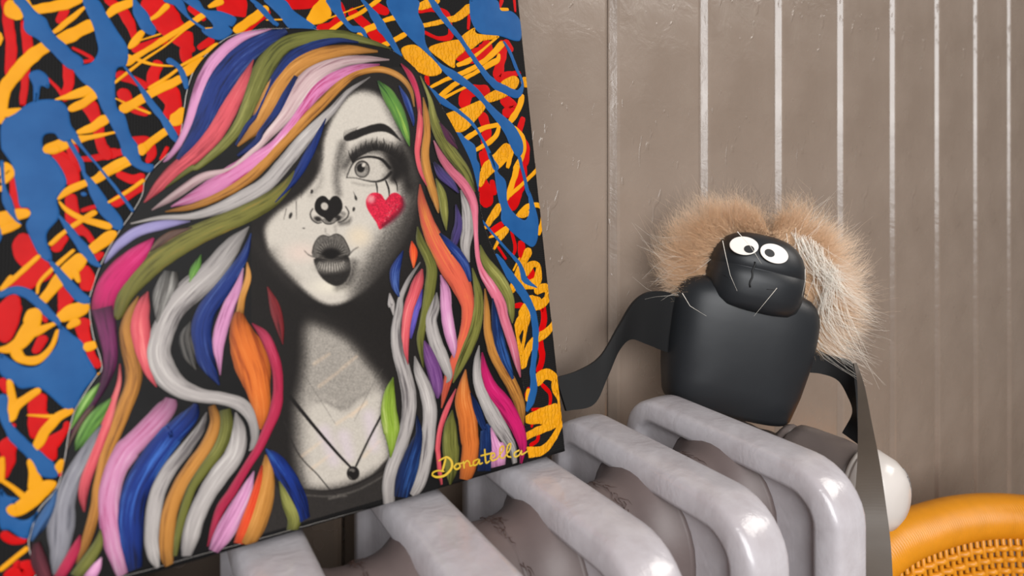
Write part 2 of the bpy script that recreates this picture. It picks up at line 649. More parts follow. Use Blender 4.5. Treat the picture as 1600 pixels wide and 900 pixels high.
# stretched canvas body with softly rounded edges
def canvas_mesh():
    r = 0.0022
    rings = []
    for (ins, y) in ((0.0, PT), (0.0, r), (0.0006, 0.0007), (0.0018, 0.0001), (0.004, 0.0)):
        x0, x1, z0, z1 = -PW + ins, -ins, ins, PH - ins
        rings.append([Vector((x0, y, z0)), Vector((x1, y, z0)), Vector((x1, y, z1)), Vector((x0, y, z1))])
    v, f = loft(rings)
    return mesh(v, f, False)


obj('canvas', canvas_mesh(), MATS['black_canvas'], painting)


def clampxz(a, m=0.0012):
    a[:, 0] = np.clip(a[:, 0], -PW + m, -m)
    a[:, 1] = np.clip(a[:, 1], m, PH - m)
    return a


def ribbon(P, z0, height, prof, jitter=0.0, name='ribbon', step=2.6):
    """P: drawing-unit points x,y,w -> raised band on the canvas with UVs in mm"""
    S = catmull(P, step)
    S[:, 2] = np.maximum(S[:, 2], 0.4)
    ctr = sheet(S)
    wid = S[:, 2] * sheet_scale(S)
    tan = np.gradient(ctr, axis=0)
    tan /= np.maximum(np.linalg.norm(tan, axis=1, keepdims=True), 1e-9)
    nor = np.c_[-tan[:, 1], tan[:, 0]]
    n = len(S)
    arc = np.r_[0, np.cumsum(np.linalg.norm(np.diff(ctr, axis=0), axis=1))]
    if jitter:
        sd = random.uniform(0, 100)
        jl = np.array([noise.noise(Vector((a * 260, sd, 0))) for a in arc])
        jr = np.array([noise.noise(Vector((a * 260, sd, 50))) for a in arc])
        sl, sr = 0.5 * wid * (1 + jitter * jl), 0.5 * wid * (1 + jitter * jr)
    else:
        sl = sr = 0.5 * wid
    V, UV, UN = [], [], []
    m = len(prof)
    hgt = np.minimum(height, 0.28 * wid + 0.00005)
    for (u, hh) in prof:
        off = np.where(u < 0, u * sl, u * sr)
        xy = clampxz(ctr + nor * off[:, None])
        V.append(np.c_[xy[:, 0], -(z0 + hh * hgt), xy[:, 1]])
        UV.append(np.c_[off * 1000, arc * 1000])
        UN.append(np.c_[np.full(n, u * .5 + .5), arc / arc[-1]])
    V = np.array(V).transpose(1, 0, 2).reshape(-1, 3)
    UV = np.array(UV).transpose(1, 0, 2).reshape(-1, 2)
    UN = np.array(UN).transpose(1, 0, 2).reshape(-1, 2)
    F = []
    for i in range(n - 1):
        for j in range(m - 1):
            F.append((i * m + j, i * m + j + 1, (i + 1) * m + j + 1, (i + 1) * m + j))
    me = mesh(V, F)
    lay = me.uv_layers.new(name='UVMap')
    li = np.empty(len(me.loops), dtype=np.int32)
    me.loops.foreach_get('vertex_index', li)
    lay.data.foreach_set('uv', UV[li].astype(np.float32).ravel())
    lay2 = me.uv_layers.new(name='Shape')
    lay2.data.foreach_set('uv', UN[li].astype(np.float32).ravel())
    return me


def cap_ends(P, k=0.35):
    """round the blunt ends of a drip"""
    P = [tuple(p) for p in P]
    out = list(P)
    for side in (0, -1):
        a, b = (P[0], P[1]) if side == 0 else (P[-1], P[-2])
        L = math.hypot(a[0] - b[0], a[1] - b[1]) or 1
        e = (a[0] + (a[0] - b[0]) / L * a[2] * k, a[1] + (a[1] - b[1]) / L * a[2] * k, a[2] * 0.25)
        if side == 0: out.insert(0, e)
        else: out.append(e)
    return out


def blob(P, z0, height, grow=0.0):
    """raised puddle of paint from a closed outline in drawing units"""
    Q = catmull_closed(P, 3.0)
    xy = sheet(Q)
    area2 = np.sum(xy[:, 0] * np.roll(xy[:, 1], -1) - np.roll(xy[:, 0], -1) * xy[:, 1])
    if area2 < 0: xy = xy[::-1]
    tan = np.roll(xy, -1, 0) - np.roll(xy, 1, 0)
    tan /= np.maximum(np.linalg.norm(tan, axis=1, keepdims=True), 1e-9)
    inn = np.c_[-tan[:, 1], tan[:, 0]]
    bm = bmesh.new()
    prev = None
    for ins, hh in ((0, 0), (0.00012, 0.5), (0.0004, 0.85), (0.0009, 1.0)):
        c = clampxz(xy + inn * (ins - grow))
        ring = [bm.verts.new((a, -(z0 + hh * height), b)) for a, b in c]
        if prev:
            for i in range(len(ring)):
                j = (i + 1) % len(ring)
                bm.faces.new((prev[i], prev[j], ring[j], ring[i]))
        prev = ring
    es = [bm.edges.get((prev[i], prev[(i + 1) % len(prev)])) for i in range(len(prev))]
    bmesh.ops.triangle_fill(bm, use_beauty=True, use_dissolve=False, edges=[e for e in es if e])
    for f in bm.faces: f.smooth = True
    bmesh.ops.recalc_face_normals(bm, faces=bm.faces)
    me = bpy.data.meshes.new('blob')
    bm.to_mesh(me)
    bm.free()
    return me


ART = """lock:pink|423 46.5 1.2,375 61.5 12,339 93 17.4,318 126 16.8,304.5 162 13.5,295.5 192 11.4,282 222 9,264 246 6,255 254 1.8
lock:blue|447 49.5 7.5,414 63 21,375 90 31.5,345 126 40.5,327 162 33,315 192 27,300 219 21,277.5 250.5 6
lock:coral|395.4 94.5 0.9,379.5 129 14.4,358.5 168 22.5,336 207 24,306 240 21.6,270 269 18.6,246 294.5 13.5,225 317 1.5
lock:olive|610 77.4 1.5,580 67.5 7.5,535 57 14.4,490 58.5 16.5,445 70.5 20.4,418 99 25.5,400 135 25.5,387 168 18,370.5 201 15.6,345 231 12,309 261 8.4,297 264.5 7.8,258 294.5 1.5
lock:navy|559 67.5 2.4,526 63.6 8.4,490 72 12.6,457 90 15.6,434.5 117 14.4,418 147 12,400 183 9,385.5 198 7.5,367.5 228 2.4
lock:orange|589 81.6 3,544 79.5 14.4,499 87 20.4,460 105 25.5,433 135 27.6,415 168 24.6,400 198 18.6,387 213 10.5,370.5 229.5 2.4
lock:navy|461.5 120 6,446.5 150 12.6,430 180 13.5,409 207 12,402 222 10.8,370.5 244.5 3.6
lock:blush|607 94.5 1.5,568 93.6 10.2,529 99 15.6,493 117 27,466 147 29.4,445 180 21.6,421 207 14.4,400 231 9,360 264 6,315 278 12,270 308 10.8,237 329 1.5
lock:hotpink|592 102 1.8,559 108 11.4,520 123.6 18,493 144 19.2,475 168 14.4,451 201 12.6,427 231 16.5,399 251 24,354 281 30,312 305 21,267 323.6 1.2
lock:orange|646 168 1.5,640 141 6,622 120 8.4,592 109.5 8.4,556 115.5 9.6,529 135 12.6,502 162 13.8,472 192 14.4,439 225 15.6,409 258 15.6,384 281 15,345 305 12.6,300 323 9.6,258 331.4 1.2
lock:white|577 121.5 0.9,544 144 6.6,520 171 9.6,496 195 13.8,469 225 18.6,442 258 19.8,414 288.5 20.4,378 309.5 19.8,339 327.5 15.6,297 338.6 9.6,249 341 6,204 350 1.2
lock:oliveorange|459 267.5 1.2,447 290 14.4,420 314 22.8,381 335 26.4,339 353 27.6,294 374 31.5,249 401 35.4,216 431 33.6,195 461 24,184.5 494 12,181.5 499 1.2
lock:blue|508 186 1.5,487 231 10.8,467.5 267 11.4,450 293 6.6,429 317 1.2
lock:lilac|297 346.4 1.5,255 351.5 13.5,216 362 15,189 380 13.5,171 401 7.5,163.5 411.5 1.5
lock:magenta|240 372.5 3,216 398 26.4,186 428 35.4,168 455 32.4,160.5 485 29.4
lock:plum|160.8 480.5 29.4,163.5 493 26.4,168.6 520 22.5,172.5 550 18.6,171 574 15.6,162 601 10.8,147 628 6.6,126 655 3.6,111 676 1.2
lock:umber|300 356 1.5,270 366.5 10.8,249 380 11.4,234 393.5 1.5
lock:orange|216 463 1.5,204 487 11.4,196.5 514 15.6,201 544 18.6,208.5 574 21.6,207 601 21.6,195 634 21.6,180 670 21.6,168 700 18.6,159 732 13.5,152.4 762 12.6,149.4 792 13.8,141 825 14.4,132 852 11.4,120 879 1.2
lock:coral|231 455.5 1.5,223.5 475 17.4,217.5 502 26.4,220.5 532 26.4,225 559 17.4,234 586 8.4,244.5 604 1.2
lock:ash|267 424 18,258 460 33,249 493 12,244.5 505 1.2
lock:green|313.5 398 1.8,304.5 422 13.2,295.5 441.5 3
lock:white|388.5 354.5 1.2,363 383 22.8,333 422 32.4,297 455 37.5,270 485 31.5,250.5 529 32.4,247.5 556 33,258 583 32.4,279 604 26.4,309 616.6 19.8,345 622 16.8,375 631 18,393 652 14.4,397.5 679 11.4,393.6 697 7.8,388.5 703.5 1.2
lock:blue|391.5 365 1.5,381 398 11.4,360 434 20.4,333 470 25.8,319.5 493 27,313.5 520 27.6,318 550 25.8,327 574 17.4,342 601 1.5
lock:pink|379.5 419 1.5,370.5 449 11.4,357 479 16.8,345 514 18.6,340.5 541 15.6,342 562 8.4,343.5 586 0.9
lock:orange|385.5 410 1.5,387 434 8.4,378 464 9,373.5 491 10.8
lock:flame|372 487 10.2,373.5 511 27,387 550 45,397.5 580 43.5,403.5 610 31.5,408 640 22.5,406.5 670 3.6
lock:ash|297 502 1.5,289.5 526 16.8,295.5 553 16.8,306 577 2.4
lock:crimson|393 505 1.2,411 523 12.6,423 547 14.4,432 577 13.8,433.5 610 13.8,429 640 16.8,417 670 14.4,403.5 699 13.2,381 735 12,363 765 13.8,345 792 13.8,333 822 8.4,324 852 1.5
lock:dimred|417 448 1.5,429 481 13.8,436.5 511 10.8,441 538 1.2
lock:coral|187.5 568 1.2,186 598 6,177 628 9,168 658 13.5,156 691 14.4,136.5 741 15.6,130.5 771 12,132 798 2.4
lock:green|174 622 3,159 640 16.5,141 664 22.5,126 691 14.4,118.5 703.5 1.5
lock:green|156 598 1.5,138 622 13.8,123 646 8.4,111 670 1.5
lock:umber|147 633 5.4,129 654 6.6,114 681 4.2,105 702 1.2
lock:ash2|159 663 1.5,144 687 12.6,126 720 19.8,111 750 24.6,99 786 31.8,96 822 34.8,94.5 852 26.4,90 879 16.8,84.6 895.5 2.4
lock:hotpink2|267 622 15,259.5 637 27.6,234 667 32.4,207 694 33,196.5 705 36.6,180 735 32.4,171 771 29.4,171 807 27,177 843 25.2,186 876 19.8,192 896.4 13.8
lock:blue2|306 630.4 7.2,295.5 650.5 24.6,270 676 32.4,264 681 37.5,234 723 37.5,213 762 37.5,204 798 36.6,204 834 33.6,207 864 25.8,210 888 18
lock:white|322.5 643.5 1.8,312 669 12.6,291 699 18.6,267 729 20.4,249 762 21.6,240 798 21.6,237 834 19.8,240 864 16.8,246.6 885 4.8
lock:orange|330 633 9,336 660 15.6,324 693 18.6,303 723 20.4,282 756 21.6,267 792 21.6,261 825 21.6,259.5 858 19.8,264 881.4 10.8
lock:olive|351 639 15,352.5 669 19.8,342 699 18.6,318 732 16.8,300 759 14.4,288 792 12.6,279 828 10.8,273 867 6
lock:white|367.5 643.5 1.8,372 672 19.8,366 708 27.6,342 741 29.4,321 774 26.4,306 807 25.8,297 840 24,291 867 13.2
lock:pink|396 735 1.5,384 765 17.4,366 801 25.8,348 834 28.8,333 859.5 15
lock:orange|414 709.5 2.4,415.5 735 19.2,409.5 771 33,400.5 804 36.6,390 831 34.5,379.5 847.5 27
lock:redorange|408.6 726 2.4,403.5 756 12.6,391.5 795 17.4,379.5 828 17.4,372 847.5 14.4
lock:blue2|414 700.5 1.5,429 717 16.8,450 750 24,465 783 23.4,474 811.5 17.4
lock:olive|435 750 1.5,447 780 14.4,459 807 19.2,456 826.5 16.8
lock:crimson|126 834 2.4,117 858 14.4,102 885 17.4,91.5 901.5 15
lock:olive|157.5 825 1.5,153 849 14.4,138 873 19.8,118.5 898.5 17.4
lock:pink|159 868.5 1.5,150 885 14.4,139.5 901.5 17.4
lock:steel|90 762 1.5,78 792 14.4,63 819 16.8,49.5 843 4.8
lock:maroon|57 846 9,60 870 18.6,69 894 16.8,78 912 9
lock:green2|589 127.5 2.4,604 147 16.8,619 174 18.6,631 204 12.6,638.5 229.5 1.2
lock:blue|622 135 1.5,634 159 8.4,643 186 5.4,644.5 198 1.2
lock:crimson|625 100.5 1.5,640 120 8.4,650.5 147 7.2,655 180 6
lock:coral|653.5 168 3,655 192 7.8,652.9 216 8.4,650.5 240 7.2,655 267 5.4,665.5 291.5 0.9
lock:orange|659.5 153 1.2,664 180 8.4,665.5 210 9.9,662.5 240 11.4,665.5 267 12.6,674.5 299 11.4,680.5 320 7.2,683.5 333.5 1.2
lock:olive2|655 120 1.5,670 156 6,676 186 12,688 216 17.4,706 243 18,724 267 14.4,733 284 9,740.5 300.5 1.2
lock:rose|676 220.5 1.2,688 246 9.6,703 267 12,724 290 14.4,737.5 317 12.6,740.5 344 8.4,742 371 6,745 401 7.2,754 428 11.4,769 452 15.6,781 476 15.6,785.5 496 13.8,799 538 12.6,806.5 568 8.4,811 589 1.2
lock:purple|676 254 3,688 272 13.8,703 287 10.8,715 302 1.8
lock:plum2|685 192 1.5,700 216 11.4,713.5 234 1.2
lock:purple|710.5 320 1.8,715 350 12,709 374 12,703 398 1.8
lock:corange|654.4 288.5 1.5,658 317 12.6,667 350 19.8,682 383 26.4,700 413 31.8,718 443 28.8,727 467 22.2,729.4 484 19.2,727 511 17.4,718 541 14.4,703 577 13.8,694 610 9.6,688 637 1.2
lock:olive2|679 279.5 1.5,688 302 11.4,692.5 332 11.4,695.5 360.5 1.2
lock:white|718 297.5 1.5,727 329 12.6,728.5 359 17.4,725.5 386 13.8,731.5 410 1.5
lock:olive|650.5 354.5 1.5,655 377 11.4,667 401 13.8,673 422 15.6,670 452 15.6,665.5 478 13.8,659.5 505 10.8,655 535 9.6,659.5 574 1.2
lock:redorange|641.5 377 1.2,644.5 395 11.4,644.5 419 1.5
lock:blue|685 365 3,706 389 13.8,724 413 12.6,733 440 4.8
lock:coral|658 420.5 2.4,652 440 15.6,643 467 17.4,636.4 487 15,632.5 514 12.6,631 541 10.8,635.5 569.5 1.2
lock:purple2|658 452 1.5,652 476 8.4,649 484 8.4,643 511 7.2,640 529 2.4
lock:white|655 410 1.5,637 437 5.4,625 464 7.2,622.6 481 10.2,617.5 514 14.4,620.5 547 17.4,629.5 580 19.2,637 613 20.4,637 646 20.4,631 676 19.2,622 702 19.8,610 735 20.4,605.5 759 18.6,606.4 784.5 16.2
lock:white|680.5 457 1.2,677.5 478 14.4,671.5 502 17.4,679 535 18.6,691 562 16.8,700 586 10.8,695.5 598 1.2
lock:pink|686.5 429.5 1.5,694 455 14.4,695.5 484 16.2,700 514 16.8,706 541 12.6,707.5 559 1.2
lock:olive2|736 419 1.5,743.5 449 10.5,745.6 463 12.6,745 487 15.6,739 517 16.8,727 547 16.8,715 574 11.4,706 598 1.2
lock:purple3|661 532 1.5,667 550 14.4,676 577 19.8,682 604 16.8,682 622 3
lock:white|646 556 1.5,652 580 12.6,664 610 18.6,670 640 20.4,668.5 670 19.8,667 694 18.6,661 729 18.6,652 756 19.2,641.5 772.5 13.2
lock:orange|755.5 451 1.5,758.5 484 8.4,760 517 11.4,769 550 14.4,784 577 16.8,799 604 16.8,811 634 13.8,815.5 664 1.5
lock:navyb|767.5 466 1.5,772 499 11.4,778 535 16.8,787 565 15.6,799 592 4.8
lock:olive2|748 383 1.5,757 410 13.8,778 437 16.8,793 464 13.8,797.5 491 8.4,798.4 505 1.2
lock:white|746.5 539.5 1.2,743.5 565 9.9,745 595 14.4,757 625 18.6,772 655 21,787 679 17.4,798.4 699 11.4,802 723 7.2
lock:magenta|751 550 1.5,755.5 580 12.6,766 607 18.6,787 634 21.6,805 664 19.8,814 691 13.8,814 705 9,811.6 723 3.6
lock:orange2|725.5 577 1.5,722.5 601 14.4,722.5 625 25.8,728.5 652 27.6,731.5 682 26.4,733 696 25.2,730 726 24.6,724.6 748.5 17.4
lock:coral|710.5 607 1.5,697 637 7.2,686.5 667 7.2,682 697 7.2,682.6 708 6.6,685 735 6,688 756 3
lock:olive|704.5 640 1.5,701.5 664 16.8,701.5 694 23.4,703 708 23.4,703 735 17.4,701.5 756 2.4
lock:navyb|733 613 1.5,743.5 640 11.4,754 667 8.4,757 669 15,757 702 19.8,754 735 20.4
lock:pink|764.5 667 1.5,772 694 14.4,775 702 25.8,776.5 727.5 21
lock:green3|612.4 589 1.2,607 613 15.6,605.5 640 22.2,610 670 23.4,610.6 678 19.8,610 699 9,608.5 714 1.2
lock:navyb|649 648 1.5,652 678 11.4,641.5 714 25.8,632.5 744 31.2,625 775.5 22.8
lock:blue|628 392 1.5,616 422 13.8,616 446 10.8,622 464 1.5
lock:white|607 458 1.5,610 476 10.8,610.9 475 8.4,613 493 1.2
red|9 0 12,13.5 39 15,18 78 15,15 117 12
red|39 36 12,43.5 75 13.5,39 120 10.5,36 162 9
red|102 15 12,93 33 12
red|168 0 12,192 18 18,204 39 15,210 60 9
red|114 75 4.5,132 84 6,144 93 6,126 97.5 6
red|105 99 13.5,108 129 15,102 147 12
red|72 120 3.6,90 138 6,102 156 7.5
red|138 162 24,150 186 18,156 216 15,163.5 237 18,180 240 18
red|132 249 9,162 244.5 12,192 237 12
red|186 117 15,210 126 15,228 135 12
red|240 3 42,261 33 45,279 57 30,300 78 12
red|192 144 18,204 165 18,228 177 12
red|246 99 15,240 126 18,258 141 33,270 162 27,264 180 18
red|210 78 12,234 69 12,258 63 12
red|294 54 15,291 90 18,300 99 9
red|300 12 15,318 30 9
red|354 0 45,369 12 42,379.5 22.5 15
red|444 3 18,468 6 18
red|381 48 12,399 33 12,417 18 12
red|330 63 12,312 75 9
red|207 219 12,228 222 21,237 240 15,231 252 9
red|261 231 6,252 249 6
red|90 240 18,111 264 36
red|270 204 15,279 195 9,282 210 9
red|430 0 24,469 3 24,499 0 18
red|499 45 12,520 39 12,532 24 15,529 6 15
red|550 18 15,571 39 15,586 54 21,598 69 18
red|586 12 18,604 18 12
red|655 18 6,676 15 7.5,697 21 9,703 39 7.5,703 57 9,685 60 6,664 51 6
red|733 24 4.5,731.5 45 4.5
red|784 0 6,781 12 3
red|803.5 0 4.5,805 18 3
red|715 87 18,736 90 18,757 81 24,763 69 15
red|790 66 12,799 78 9
red|787 69 15,781 102 15,781 120 18,811 114 6
red|667 120 7.5,668.5 132 6
red|724 163.5 18,733 144 18,760 141 15
red|787 156 18,802 168 18,790 177 15
red|754 180 15,760 204 15,757 225 12
red|817 186 9,811 210 9,823 228 9,820 255 12
red|754 240 12,757 264 9
red|757 230 9,760 254 9
red|749.5 281 18,760 299 21,758.5 317 21
red|769 284 9,772 302 9
red|817 248 12,814 275 21,805 299 24,799 323 18
red|784 350 9,769 362 12
red|799 362 4.5,805 386 6,802 398 3.6
red|814 380 12,817 410 12
red|778 386 3.6,790 404 4.2
red|829 422 12,832 437 15
red|805 479 4.5,820 479 3.6
red|847 485 7.5,847 475 9,850 499 10.5,844 529 10.5,847 559 10.5,841 580 9
red|829 433 12,832 445 9
red|802 478 4.5,814 475 4.5,820 481 3.6
red|802 511 9,803.5 532 6
red|818.5 529 4.5,814 553 4.5
red|847 601 6,859 616 6,856 637 4.5,832 640 4.5
red|826 607 6,820 622 4.5
red|832 661 4.5,830.5 667 3.6
red|841 676 5.4,839.5 688 6,829 695.5 6
red|21 281 12,27 311 15,39 332 15
red|36 374 27,45 398 39,63 413 36
red|72 422 27,39 440 33,18 450.5 12
red|87 242 12,108 263 24,114 284 21
red|111 230 18,117 251 12
red|129 248 9,150 248 9,168 242 9
red|162 230 15,168 245 15
red|186 272 12,207 281 15,222 275 12
red|180 317 18,204 302 15,222 293 12
red|111 308 15,114 338 21,120 356 18,135 365 12,144 377 9
red|129 329 7.5,150 323 7.5
red|99 371 15,87 389 15
red|129 422 21,138 446 24
red|150 404 12,159 396.5 9
red|99 455 15,102 479 21,93 491 9
red|21 467 21,12 488 33
red|15 478 33,12 505 30,9 529 18
red|99 448 15,105 469 21
red|132 439 18,141 445 12
red|67.5 529 16.5,55.5 548.5 12
red|67.5 494.5 9,72 502 6
red|129 505 24,132 523 18,144 556 12,153 571 12
red|3 595 12,12 610 12
red|60 622 24,57 649 24,57 679 18
red|21 664 9,18 670 9
red|12 691 24,9 706 18
red|78 694 27,100.5 673 12,105 661 9
red|18 690 18,12 720 21,9 744 9
red|66 648 18,69 669 18
red|78 705 33,66 714 24
red|93 735 9,96 741 9
red|6 834 12,21 844.5 12,39 844.5 9
red|42 882 24,33 894 42,12 897 18
yellow|18 6 18,25.5 22.5 28.5
yellow|42 0 6,48 15 15,75 12 18,105 6 18,126 0 9
yellow|132 12 4.5,114 27 9,96 42 9,84 51 6
yellow|144 39 21,120 51 21,96 63 19.8,87 66 9
yellow|207 3 12,180 15 15,168 25.5 9
yellow|261 9 9,246 24 7.5,231 33 4.5
yellow|222 51 9,210 66 12,202.5 75 6
yellow|249 54 3,216 64.5 2.4
yellow|321 21 9,294 39 9,264 57 9,240 72 9,216 87 9,198 99 12
yellow|315 30 2.4,288 48 3,258 72 3,222 96 4.5,180 129 4.5
yellow|199.5 87 6,222 96 6,246 102 4.5,270 103.5 3
yellow|339 70.5 7.5,312 87 6,282 103.5 4.5
yellow|318 93 9,300 105 15,288 114 15
yellow|279 108 4.5,258 123 6,234 138 6
yellow|282 123 12,258 135 15,234 147 15,210 162 15,192 171 15
yellow|181.5 154.5 2.4,210 168 4.5,234 177 4.5
yellow|285 171 9,276 186 21,264 192 9,252 183 3
yellow|261 204 12,240 219 12,222 234 15
yellow|180 207 4.5,150 213 7.5,117 219 15
yellow|165 186 15,141 201 15,123 207 9
yellow|72 72 18,45 93 21,21 120 21,6 144 18,3 174 15,1.5 192 6
yellow|33 174 12,6 177 15
yellow|144 138 15,120 147 15,87 156 3
yellow|150 147 12,129 162 15,111 171 12
yellow|102 225 18,84 231 21,72 234 15
yellow|201 252 15,180 261 18,162 273 12
yellow|345 3 12,327 10.5 6
yellow|414 15 12,390 33 15,369 48 12
yellow|441 30.9 2.4,417 31.5 2.4
yellow|333 44.4 3,318 45 2.4
yellow|6 261 18,18 264 9
yellow|400 24 6,415 13.5 12
yellow|506.5 3 15,500.5 21 30,484 33 13.8
yellow|592 0 6,562 21 6,538 33 6,517 48 6
yellow|571 7.5 1.5,535 21 2.4,499 34.5 1.8
yellow|586 40.5 9,571 48 9,559 57 7.5
yellow|619 27 7.5,598 33 6
yellow|632.5 54 7.5,616 63 7.5,598 72 7.5
yellow|682 0 12,661 9 12,653.5 13.5 6
yellow|733 12 12,715 27 10.5,688 34.5 7.5,661 40.5 6
ypoly|628 75,649 70.5,670 87,688 105,688 115.5,670 119.1,646 108,631 90
ypoly|670 75,700 64.5,722.5 63,727 78,712 93,709 106.5,688 93
ypoly|718 61.5,740.5 43.5,745 52.5,778 55.5,775 61.5,754 64.5,733 78
yellow|781 15 4.5,793 15 4.5
yellow|775 60 3,754 78 3.6,730 96 7.5,715 102 6
yellow|784 69 9,760 93 7.5,730 111 7.5,700 123 6,673 136.5 4.5
yellow|779.5 85.5 4.5,778 93 7.5,769 99 9,742 114 6,715 129 7.5,688 150 7.5
yellow|727 136.5 4.5,700 150 4.5,676 165 7.5
ypoly|782.5 129,802 118.5,811 126,805 139.5,790 141
ypoly|754 153,781 138,799 144,787 153,763 160.5
yellow|829.6 129 13.8,818.5 129 15
yellow|815.5 150 7.5,811 168 9,797.5 189 9
ypoly|689.5 181.5,724 168,754 156,758.5 168,745 186,727 204,709 207,695.5 192
yellow|779.5 195 6,754 201 7.5,727 217.5 7.5
yellow|779.5 198 6,772 216 7.5,745 234 6
yellow|803.5 199.5 6,817 216 7.5,817 240 7.5,805 264 9
yellow|793 231 15,775 249 15,757 267 15
yellow|799 237 7.5,793 261 6
yellow|845.2 258.6 4.5,832 270 3
yellow|727 247.5 6,724 250.5 4.8
yellow|799 233 9,778 251 15,757 272 15,749.5 290 6
yellow|790 248 7.5,772 266 6
yellow|808 260 9,799 290 9,791.5 311 6
yellow|845.5 258.5 4.5,820 284 6,790 311 4.5
yellow|779.5 323 12,766 344 10.5,758.5 356 6
yellow|790 359 12,778 377 6,772 389 3.6
yellow|793 356 7.5,775 366.5 6,764.5 371 3
yellow|808 338 6,820 326 9,835 320 7.5,847 326 7.5,847 347 7.5,841 365 7.5
yellow|808 336.5 6,817 338 6,823 332 10.8
yellow|826 392 12,817 410 12,808 428 9,799 452 9
yellow|820 425 15,832 413 10.5,841 417.5 9,838 440 13.8,820 446 12,808 440 12
yellow|838 453.5 12,854.5 450.5 11.4,853.6 467 11.4,838 479 13.5,829 467 15
yellow|829 476 18,817 494 18
yellow|811 404 3,802 422 3
yellow|811 430 12,802 451 9,799 457 4.5
yellow|841 469 12,829 475 18,817 499 18,805 523 15,811 544 9,815.5 574 6
yellow|869.5 500.5 7.5,853 520 12,835 532 12,823 550 12,817 571 12
yellow|823 490 15,820 520 6,814 553 6
yellow|838 595 16.8,853 584.5 15,866.5 592 13.5,868 607 13.5,877 625 13.8,874 640 21,850 649 24,823 655 12
yellow|871 658 15,847 670 12.6,821.5 682 10.5
yellow|877.6 646 10.8,872.5 670 9.6,857.5 694 12,844 705 14.4,820 706.5 13.5
yellow|826 610 9,823 625 6
yellow|0 269 15,15 269 18,6 284 12
yellow|0 294.5 12,4.5 296 9
yellow|69 236 12,90 233 12
yellow|222 230 15,222 239 12
yellow|201 248 12,174 263 15,150 281 15,132 287 12,105 299 12,91.5 311 4.5
yellow|223.5 282.5 6,195 302 6,168 317 4.5
yellow|93 315.5 3,105 329 7.5,126 341 9,144 347 12,171 354.5 12
yellow|148.5 332 9,126 345.5 9,102 362 7.5,79.5 381.5 7.5
yellow|0 344 27,24 336.5 21,42 333.5 17.4
yellow|27 350 15,0 362 15
yellow|177 365 15,162 377 21,141 392 15
yellow|60 401 7.5,30 428 9,3 452 9
yellow|114 392 6,87 416 7.5,63 440 6,58.5 458 4.5
yellow|126 404 24,102 428 25.5,84 449 19.8,66 470 15
yellow|117 425 12,123 440 6
yellow|132 479 18,111 488 27,96 497 18
yellow|54 488 21,45 503 18
yellow|18 433 9,3 451 6
yellow|132 481 24,114 487 27,93 496 15
yellow|120 502 15,108 511 9
yellow|60 487 15,48 511 27,33 535 25.5,15 544 16.5,0 545.5 9
yellow|87 505 6,60 517 15,48 523 12
yellow|90 517 6,81 541 9,60 562 14.4,36 562 13.8,24 550 16.8
yellow|150 538 12,135 542.5 15
yellow|15 595 9,18 616 12,18 640 18
yellow|60 610 12,42 622 15,24 637 18,18 655 12
yellow|45 648.4 3,84 650.5 6
yellow|111 641.5 12.6,90 652 17.4,72 673 17.4,60 694 15,57 702 7.2
yellow|153.6 583.6 3.6,156 586 3
yellow|3 717 9,3 750 9
yellow|3 750 6,21 762 7.5,39 777 9
yellow|48 720 12,54 741 15,57 759 21
yellow|84 756 13.8,66 765 28.5,42 786 30,24 796.5 22.8,13.5 792 12
yellow|96 720 9,90 735 15
yellow|42 856.5 9,21 873 9,1.5 889.5 9
blue|30 0 18,45 18 18,57 39 36,72 57 27,90 75 24,102 87 27,120 102 24
bpoly|129 0,153 0,168 24,183 48,199.5 75,198 102,183 108,180 138,183 168,195 180,204 210,216 228,222 252,240 258,234 270,210 261,192 243,186 222,171 192,159 171,147 144,126 126,114 105,141 99,153 81,150 60,144 39
blue|210 0 6,219 21 18,228 39 21,237 51 15
blue|195 105 4.5,216 132 4.5,234 159 10.8,255 186 10.8,270 210 13.8,276 222 4.8
blue|264 94.5 10.8,279 105 8.4,288 123 9.9,291 138 6
blue|258 0 9,276 3 16.8,294 27 5.4,318 45 4.8
bpoly|285 0,309 0,321 15,345 18,369 28.5,363 42,357 40.5,363 51,345 63,324 57,315 46.5,333 42,318 24
blue|393 0 6,411 15 7.5,429 37.5 6.6
bpoly|414 0,444 0,459 18,480 33,480 44,453 45,438 27
bpoly|3 192,24 177,51 159,87 156,105 168,111 195,120 210,105 222,93 219,85.5 209.4,72 210,66.6 219,69.6 236,78 242,90 254,102 275,103.5 290,90 311,93 332,90 344,75 362,73.5 377,81 398,78.6 410,63 401,51 380,40.5 353,46.5 338,45 326,31.5 323,27 302,22.5 278,18 257,6 239,1.5 228
bpoly|45 117,60 109.5,75 120,76.5 138,64.5 135,61.5 150,58.5 160.5,52.5 160.5,51.6 135
blue|114 210 10.8,126 228 5.4,144 249 4.2,156 263 4.2,180 293 5.4,207 329 4.8
blue|108 222 6,126 252 7.5,132 272 6,141 285.5 12,150 302 17.4,162 323 20.4,177 341 20.4,186 354.5 15
bpoly|412 0,442 0,460 18,490 39,491.5 45.6,454 45,433 21
blue|400 9 4.5,418 27 6,433 39 6.6
blue|520 0 22.8,526 15 16.8,538 33 8.4,550 45 9.9,565 48 9.9,574 63 2.4
blue|565 0 4.5,580 18 11.4,592 36 16.8,604 54 14.4,619 78 8.4,626.5 87 3.6
bpoly|604 0,652 0,653.5 21,662.5 42,664 63,670 78,688 99,715 114,745 138,760 156,778 174,802 195,815.5 219,817 237,809.5 246,799 234,787 207,760 171,736 144,700 120,673 90,640 60,622 39
blue|673 0 11.4,691 27 9.9,718 60 8.4,745 99 8.4,769 129 12.6,790 141 14.4,808 147 11.4,815.5 136.5 5.4,814 123 4.2,808 111 5.4,796 81 5.4,787 66 3.6
